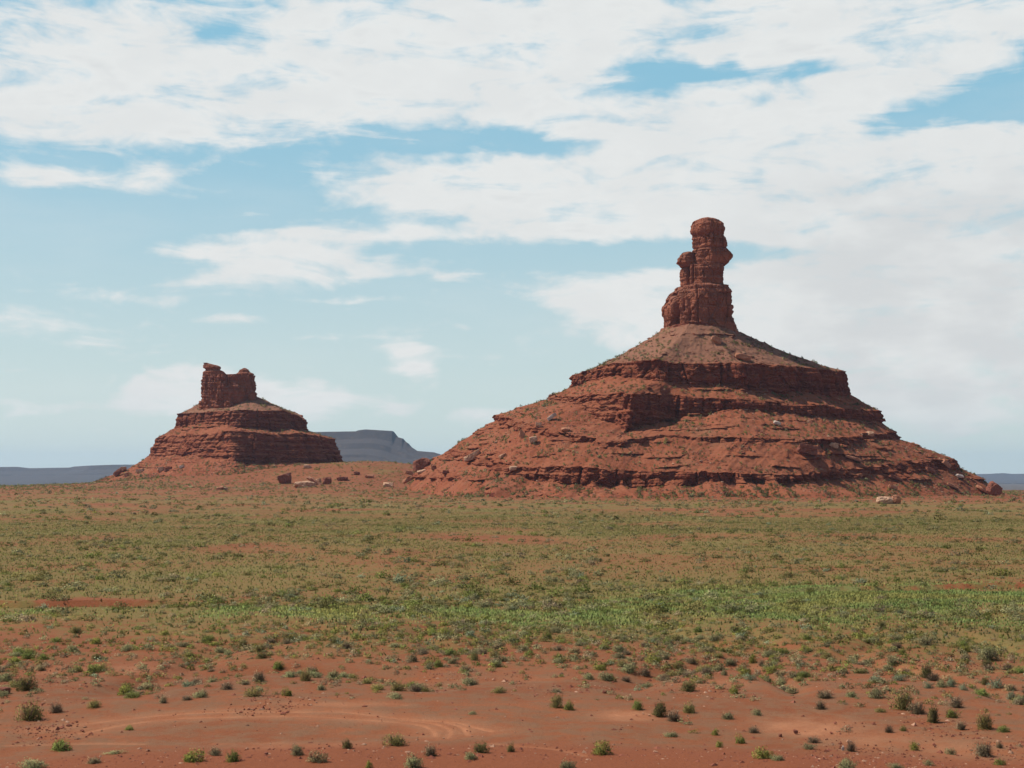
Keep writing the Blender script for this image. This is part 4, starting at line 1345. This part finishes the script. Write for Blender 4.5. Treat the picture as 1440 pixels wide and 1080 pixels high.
rv = np.random.default_rng(4242)


def scatter(r0, r1, half_deg, dmax):
    area = R(2 * half_deg) / 2 * (r1 * r1 - r0 * r0)
    n = int(area * dmax)
    th = rv.uniform(-R(half_deg), R(half_deg), n)
    rr = np.sqrt(rv.uniform(r0 * r0, r1 * r1, n))
    x, y = rr * np.sin(th), rr * np.cos(th)
    keep = rv.uniform(0, dmax, n) < scrub_density(x, y)
    return x[keep], y[keep]


KN = list(KINDS)
near_x, near_y = scatter(42, 92, 38, 11.0)
# keep the rutted flat open
npx, npy = project(near_x, near_y, gz(near_x, near_y))
open_flat = ((npy > 985) & (npy < 1046) & (npx < 940) & (npx > 20)) | ((npy > 1040) & (npx > 700) & (npx < 990))
keep = ~(open_flat & (rv.uniform(0, 1, len(npx)) < 0.96))
for i, line in enumerate(RUTS_W[:4]):
    keep &= poly_dist(near_x, near_y, line) > 1.2
hx, hy, hw = (np.array([s[k_] for s in shrubs]) for k_ in ('x', 'y', 'w'))
near_x, near_y, npx, npy = near_x[keep], near_y[keep], npx[keep], npy[keep]
nw = np.exp(rv.normal(-0.92, 0.42, len(near_x)))
nw = np.clip(nw, 0.12, 0.85)
ok = np.array([np.min(np.hypot(hx - a, hy - b) - 0.5 * hw - 0.5 * c) > 0.05 for a, b, c in zip(near_x, near_y, nw)])
near_x, near_y, npx, npy, nw = near_x[ok], near_y[ok], npx[ok], npy[ok], nw[ok]
nr_ = np.hypot(near_x, near_y)
pk_near = np.array([.33, .17, .09, .07, .21, .02, .02, .09])
pk_mid = np.array([.34, .15, .20, .11, .08, .05, .05, .02])
kidx = np.array([rv.choice(8, p=pk_near if q < 75 else pk_mid) for q in nr_])
inframe = (npx > -8) & (npx < 1448) & (npy < 1086)
wpx = nw / near_y * F
order = np.argsort(-np.where(inframe, wpx, 0))
N_EXTRA = 296 - len(shrubs)
chosen = set(order[:N_EXTRA].tolist())
for i in sorted(chosen):
    asp = rv.uniform(0.28, 0.50)
    shrubs.append(dict(x=near_x[i], y=near_y[i], w=nw[i], h=nw[i] * asp, kind=KN[kidx[i]], px=npx[i], py=npy[i], wpx=wpx[i], label=None, short=None))


def size_word(wp):
    return "small" if wp < 19.5 else "medium-sized" if wp < 23 else "large"


def label_rest():
    heroes = [s for s in shrubs if s['short']]
    buckets = {}
    for s in shrubs:
        if s['label']:
            continue
        h = min(heroes, key=lambda q: math.hypot(q['px'] - s['px'], 2.0 * (q['py'] - s['py'])))
        dx, dy = s['px'] - h['px'], s['py'] - h['py']
        if abs(dy) * 2.2 > abs(dx):
            rel = "in front of" if dy > 0 else "behind"
        else:
            rel = "on the sunlit side of" if dx < 0 else "on the shaded side of"
        key = f"{size_word(s['wpx'])} {drx[s['kind']]} {KINDS[s['kind']][2]} {rel} the {h['short']}"
        buckets.setdefault(key, []).append((math.hypot(dx, 2 * dy), s))
    words_ = ["", "second nearest ", "third nearest ", "fourth nearest ", "fifth nearest ", "sixth nearest ", "seventh nearest ", "eighth nearest ", "ninth nearest "]
    for key, lst in buckets.items():
        lst.sort(key=lambda q: q[0])
        for i, (_, s) in enumerate(lst):
            pre = ("nearest " if len(lst) > 1 else "") if i == 0 else words_[min(i, 8)]
            s['label'] = pre + key


label_rest()
NAMES = {'sage': 'sage_shrub', 'olive': 'olive_shrub', 'green': 'green_shrub', 'lime': 'lime_tuft', 'dry': 'dry_shrub', 'bluegreen': 'blue_green_shrub', 'dark': 'dark_shrub', 'tan': 'tan_tuft'}
GROUPS = {'sage': 'grey-green shrubs on the near plain', 'olive': 'olive shrubs on the near plain', 'green': 'green shrubs on the near plain', 'lime': 'lime-green tufts on the near plain',
          'dry': 'dry twiggy shrubs on the near plain', 'bluegreen': 'blue-green shrubs on the near plain', 'dark': 'dark shrubs on the near plain', 'tan': 'tan tufts on the near plain'}
rp_ = random.Random(3)
for s in shrubs:
    kd = s['kind']
    o = link(NAMES[kd], rp_.choice(SHRUB_ME[kd]), loc=(s['x'], s['y'], float(gz(s['x'], s['y'])) - 0.02))
    o.rotation_euler = (rp_.gauss(0, 0.10), rp_.gauss(0, 0.10), rp_.uniform(0, 6.28))
    o.scale = (s['w'] * 0.47, s['w'] * 0.47, s['h'])
    tag(o, s['label'], 'tuft' if kd in ('lime', 'tan') else 'shrub', GROUPS[kd])
    if s['wpx'] >= 18:
        link("stem", rp_.choice(STEM_ME), o)


# ------------------------------------------------------------------ the uncounted scrub of the plain and slopes (one mass)
def soup(x, y, z, wd, ht, kinds, ntri, leaf, seed, protos=24):
    r = np.random.default_rng(seed)
    pr = [foliage_tris(r, ntri, leaf, 0, 2 if ntri < 40 else 3) for _ in range(protos)]
    which = r.integers(0, protos, len(x))
    ang = r.uniform(0, 2 * np.pi, len(x))
    base = np.array([KINDS[q][0] for q in KN])[kinds] * r.uniform(0.60, 1.15, (len(x), 1)) * (1 - 0.16 * sst(np.hypot(x, y), 90, 160))[:, None]
    tris, tint, nrms = [], [], []
    for q in range(protos):
        s = which == q
        if not s.any():
            continue
        t, sh, nq = pr[q]
        ca, sa = np.cos(ang[s])[:, None, None], np.sin(ang[s])[:, None, None]
        hw_ = (wd[s] * 0.55)[:, None, None]
        X = (t[None, :, :, 0] * ca - t[None, :, :, 1] * sa) * hw_ + x[s][:, None, None]
        Y = (t[None, :, :, 0] * sa + t[None, :, :, 1] * ca) * hw_ + y[s][:, None, None]
        Z = t[None, :, :, 2] * ht[s][:, None, None] + z[s][:, None, None]
        tris.append(np.stack([X, Y, Z], -1).reshape(-1, 3, 3).astype(np.float32))
        tint.append((base[s][:, None, :] * sh[None, :, None]).reshape(-1, 3).astype(np.float32))
        ca, sa = ca[:, :, 0], sa[:, :, 0]
        nrms.append(np.stack([nq[None, :, 0] * ca - nq[None, :, 1] * sa, nq[None, :, 0] * sa + nq[None, :, 1] * ca, nq[None, :, 2] + 0 * ca], -1).reshape(-1, 3).astype(np.float32))
    return np.concatenate(tris), np.concatenate(tint), np.concatenate(nrms)


parts_t, parts_c, parts_n = [], [], []


def add_soup(*a, **kw):
    t, c, nq = soup(*a, **kw)
    parts_t.append(t)
    parts_c.append(c)
    parts_n.append(nq)


rest = np.array([i for i in range(len(near_x)) if i not in chosen])
add_soup(near_x[rest], near_y[rest], gz(near_x[rest], near_y[rest]) - 0.02, nw[rest], nw[rest] * 0.42, kidx[rest], 110, 0.15, 1)
for r0, r1, ntri, leaf, sd_ in ((92, 150, 200, .12, 2), (150, 280, 90, .17, 3), (280, 480, 48, .24, 4), (480, 800, 26, .32, 5), (800, 1150, 18, .4, 6)):
    x, y = scatter(r0, r1, 36 if r0 < 150 else 29, 6.0 if r0 < 100 else 0.6)
    d = y - wash_y(x)
    wd = np.clip(np.exp(rv.normal(-0.46, 0.45, len(x))), 0.25, 1.8) * (1 + 0.55 * sst(np.hypot(x, y), 140, 480))
    kd = rv.choice(8, len(x), p=np.array([.36, .18, .20, .02, .06, .04, .13, .01]))
    z = gz(x, y) - 0.03
    add_soup(x, y, z, wd, wd * rv.uniform(.27, .46, len(x)), kd, ntri, leaf, sd_)

# bushes dotting the debris slopes
for G, cw, num, sd_ in ((Gb, cwb, 8800, 21), (Gs, cws, 3600, 22)):
    a, b, c, d = G[:-1, :-1], G[1:, :-1], G[1:, 1:], G[:-1, 1:]
    nrm = np.cross(c - a, b - d)
    nrm /= np.linalg.norm(nrm, axis=-1, keepdims=True) + 1e-9
    nrm = nrm * np.sign(nrm[..., 2:3])
    area = np.linalg.norm(np.cross(b - a, d - a), axis=-1)
    ctr = (a + c) / 2
    okf = (nrm[..., 2] > 0.72) & (cw[:-1, :-1] < 0.2) & (ctr[..., 2] > gz(ctr[..., 0], ctr[..., 1]) - 0.3)
    toe = 1 + 4.0 * np.exp(-np.maximum(ctr[..., 2] - gz(ctr[..., 0], ctr[..., 1]), 0) / 3.0)
    dn = toe * np.clip(0.6 + 1.6 * fbm(ctr[..., 0] / 22, ctr[..., 1] / 22, ctr[..., 2] / 22, 3, sd_), 0.05, 3)
    wgt = (area * okf * dn).ravel()
    idx = rv.choice(len(wgt), num, p=wgt / wgt.sum())
    p = ctr.reshape(-1, 3)[idx]
    wd = np.clip(np.exp(rv.normal(0.12, 0.4, num)), 0.6, 2.6)
    kd = rv.choice(8, num, p=np.array([.24, .24, .06, .0, .03, .0, .43, .0]))
    add_soup(p[:, 0], p[:, 1], p[:, 2] - 0.1, wd, wd * 0.6, kd, 34, 0.30, sd_ + 50)

T = np.concatenate(parts_t)
Cc = np.concatenate(parts_c)
me = make_mesh("scrub", T.reshape(-1, 3), np.arange(len(T) * 3).reshape(-1, 3), SCRUB, False, {'tint': ('FACE', Cc), 'nrm': ('FACE', np.concatenate(parts_n))})
tag(link("scrub", me), "countless low green and grey scrub bushes dotting the plain and slopes", "scrub", kind='stuff')


# ------------------------------------------------------------------ grass
def grass_blades(n, r0, r1, half, seed, hgt, wdt, thr, key):
    r = np.random.default_rng(seed)
    th = r.uniform(-R(half), R(half), n)
    rr = np.sqrt(r.uniform(r0 * r0, r1 * r1, n))
    x, y = rr * np.sin(th), rr * np.cos(th)
    mk = ground_masks(x, y)[key]
    k_ = r.uniform(0, 1, n) < sst(mk, thr, thr + 0.65) * sst(rr, r1, r0 + 0.45 * (r1 - r0))
    x, y = x[k_], y[k_]
    m = len(x)
    z = gz(x, y)
    an = r.uniform(0, 2 * np.pi, m)
    h = hgt * r.uniform(0.5, 1.4, m)
    wv_ = wdt * r.uniform(0.6, 1.3, m)
    lean = r.normal(size=(m, 2)) * 0.35 * h[:, None]
    b0 = np.stack([x - np.cos(an) * wv_, y - np.sin(an) * wv_, z - 0.02], 1)
    b1 = np.stack([x + np.cos(an) * wv_, y + np.sin(an) * wv_, z - 0.02], 1)
    tp = np.stack([x + lean[:, 0], y + lean[:, 1], z + h], 1)
    return np.stack([b0, b1, tp], 1), m, x, y


gt1, m1, x1, y1 = grass_blades(460000, 84, 140, 35, 61, 0.12, 0.05, 0.22, 1)
c1 = np.array([0.310, 0.400, 0.125]) * (0.8 + 0.4 * np.random.default_rng(1).random((m1, 1))) + np.array([0.13, 0.0, 0.0]) * sst(fbm(x1 / 7, y1 / 5, 0.2, 4, 171), -0.2, 0.3)[:, None]
gt2, m2, x2, y2 = grass_blades(580000, 60, 420, 30, 62, 0.16, 0.07, 0.30, 0)
c2 = np.array([0.235, 0.225, 0.075]) * (0.75 + 0.45 * np.random.default_rng(2).random((m2, 1)))
T = np.concatenate([gt1, gt2])
me = make_mesh("grass", T.reshape(-1, 3), np.arange(len(T) * 3).reshape(-1, 3), SCRUB, False, {'tint': ('FACE', np.concatenate([c1, c2])), 'nrm': ('FACE', np.random.default_rng(5).normal(size=(len(T), 3)) * 0.22 + np.array([0, 0, 1.0]))})
tag(link("grass", me), "bright green strip of grass across the plain with thin yellowish growth around it", "grass", kind='stuff')


# ------------------------------------------------------------------ rubble: stones nobody would count
def rubble():
    oct_v = np.array([(1, 0, 0), (-1, 0, 0), (0, 1, 0), (0, -1, 0), (0, 0, 1), (0, 0, -1)], float)
    oct_f = np.array([(0, 2, 4), (2, 1, 4), (1, 3, 4), (3, 0, 4), (2, 0, 5), (1, 2, 5), (3, 1, 5), (0, 3, 5)])
    r = np.random.default_rng(808)
    pts, siz = [], []
    # near ground: gravel patches
    n = 80000
    th = r.uniform(-R(24), R(24), n)
    rr = np.sqrt(r.uniform(43 ** 2, 80 ** 2, n))
    x, y = rr * np.sin(th), rr * np.cos(th)
    pat = sst(fbm(x / 5, y / 8, 0.7, 3, 411), 0.10, 0.4) + 0.5 * sst(rr, 48, 45) + 0.06
    k_ = r.uniform(0, 1, n) < pat * 0.5
    x, y = x[k_], y[k_]
    pts.append(np.stack([x, y, gz(x, y)], 1))
    siz.append(np.clip(np.exp(r.normal(-3.5, 0.6, len(x))), 0.012, 0.15))
    # debris slopes
    for G, cw, num, sd_ in ((Gb, cwb, 9000, 1), (Gs, cws, 4200, 2)):
        ctr = G[:-1, :-1]
        up = np.abs(np.cross(G[1:, :-1] - ctr, G[:-1, 1:] - ctr))
        okf = (cw[:-1, :-1] < 0.3) & (ctr[..., 2] > gz(ctr[..., 0], ctr[..., 1]))
        dn = sst(fbm(ctr[..., 0] / 18, ctr[..., 1] / 18, ctr[..., 2] / 18, 3, 431 + sd_), 0.0, 0.35) + 0.05
        wgt = (np.linalg.norm(up, axis=-1) * okf * dn).ravel()
        idx = r.choice(len(wgt), num, p=wgt / wgt.sum())
        pts.append(ctr.reshape(-1, 3)[idx])
        siz.append(np.clip(np.exp(r.normal(-0.85, 0.5, num)), 0.2, 1.3))
    for bp, bw in BOULDER_AT:               # chips broken off each big block
        q = bp[None] + r.normal(size=(12, 3)) * np.array([bw * 0.9, bw * 0.7, 0])
        if bp[1] > 500 and bp[2] < gz(bp[0], bp[1]) + 0.6:
            q[:, 2] = gz(q[:, 0], q[:, 1])
            pts.append(q)
            siz.append(np.clip(np.exp(r.normal(-0.9, 0.5, 12)), 0.2, 1.0))
    p, s = np.concatenate(pts), np.concatenate(siz)
    m = len(p)
    ov = oct_v[None] * r.uniform(0.55, 1.25, (m, 6, 1)) + r.normal(size=(m, 6, 3)) * 0.12
    an = r.uniform(0, 6.28, m)
    ca, sa = np.cos(an)[:, None], np.sin(an)[:, None]
    v = np.stack([ov[..., 0] * ca - ov[..., 1] * sa, ov[..., 0] * sa + ov[..., 1] * ca, ov[..., 2] * 0.6], -1) * s[:, None, None] + p[:, None, :]
    f = (oct_f[None] + (np.arange(m) * 6)[:, None, None]).reshape(-1, 3)
    tone = np.where(r.random((m, 1)) < 0.2, np.array([[.38, .21, .13]]), np.array([[.22, .075, .045]])) * r.uniform(0.7, 1.2, (m, 1))
    me = make_mesh("rubble", v.reshape(-1, 3), f, STONE, False, {'tint': ('FACE', np.repeat(tone, 8, 0))})
    tag(link("rubble", me), "loose small stones strewn over the slopes and the bare red ground", "rubble", kind='stuff')


STONE, t_, out_ = new_mat("loose_stone")
principled(t_, out_, attr(t_, 'tint', 'Color'), 0.95)
rubble()

# ------------------------------------------------------------------ haze
HAZE_DENSITY = 3.4e-5
hv = np.array([(sx * 18600, sy * 18600, zz) for zz in (-66, 290) for sx, sy in ((-1, -1), (1, -1), (1, 1), (-1, 1))], float)
hf = np.array([(3, 2, 1, 0), (4, 5, 6, 7), (0, 1, 5, 4), (1, 2, 6, 5), (2, 3, 7, 6), (3, 0, 4, 7)])
hm, ht_, ho = new_mat("thin_air")
pv = ht_.node('ShaderNodeVolumePrincipled')
pv.inputs['Color'].default_value = (0.52, 0.74, 1.0, 1)
pv.inputs['Density'].default_value = HAZE_DENSITY
pv.inputs['Anisotropy'].default_value = 0.2
ht_.l.new(pv.outputs[0], ho.inputs['Volume'])
me = make_mesh("haze", hv, hf, hm)
tag(link("haze", me), kind='stuff')
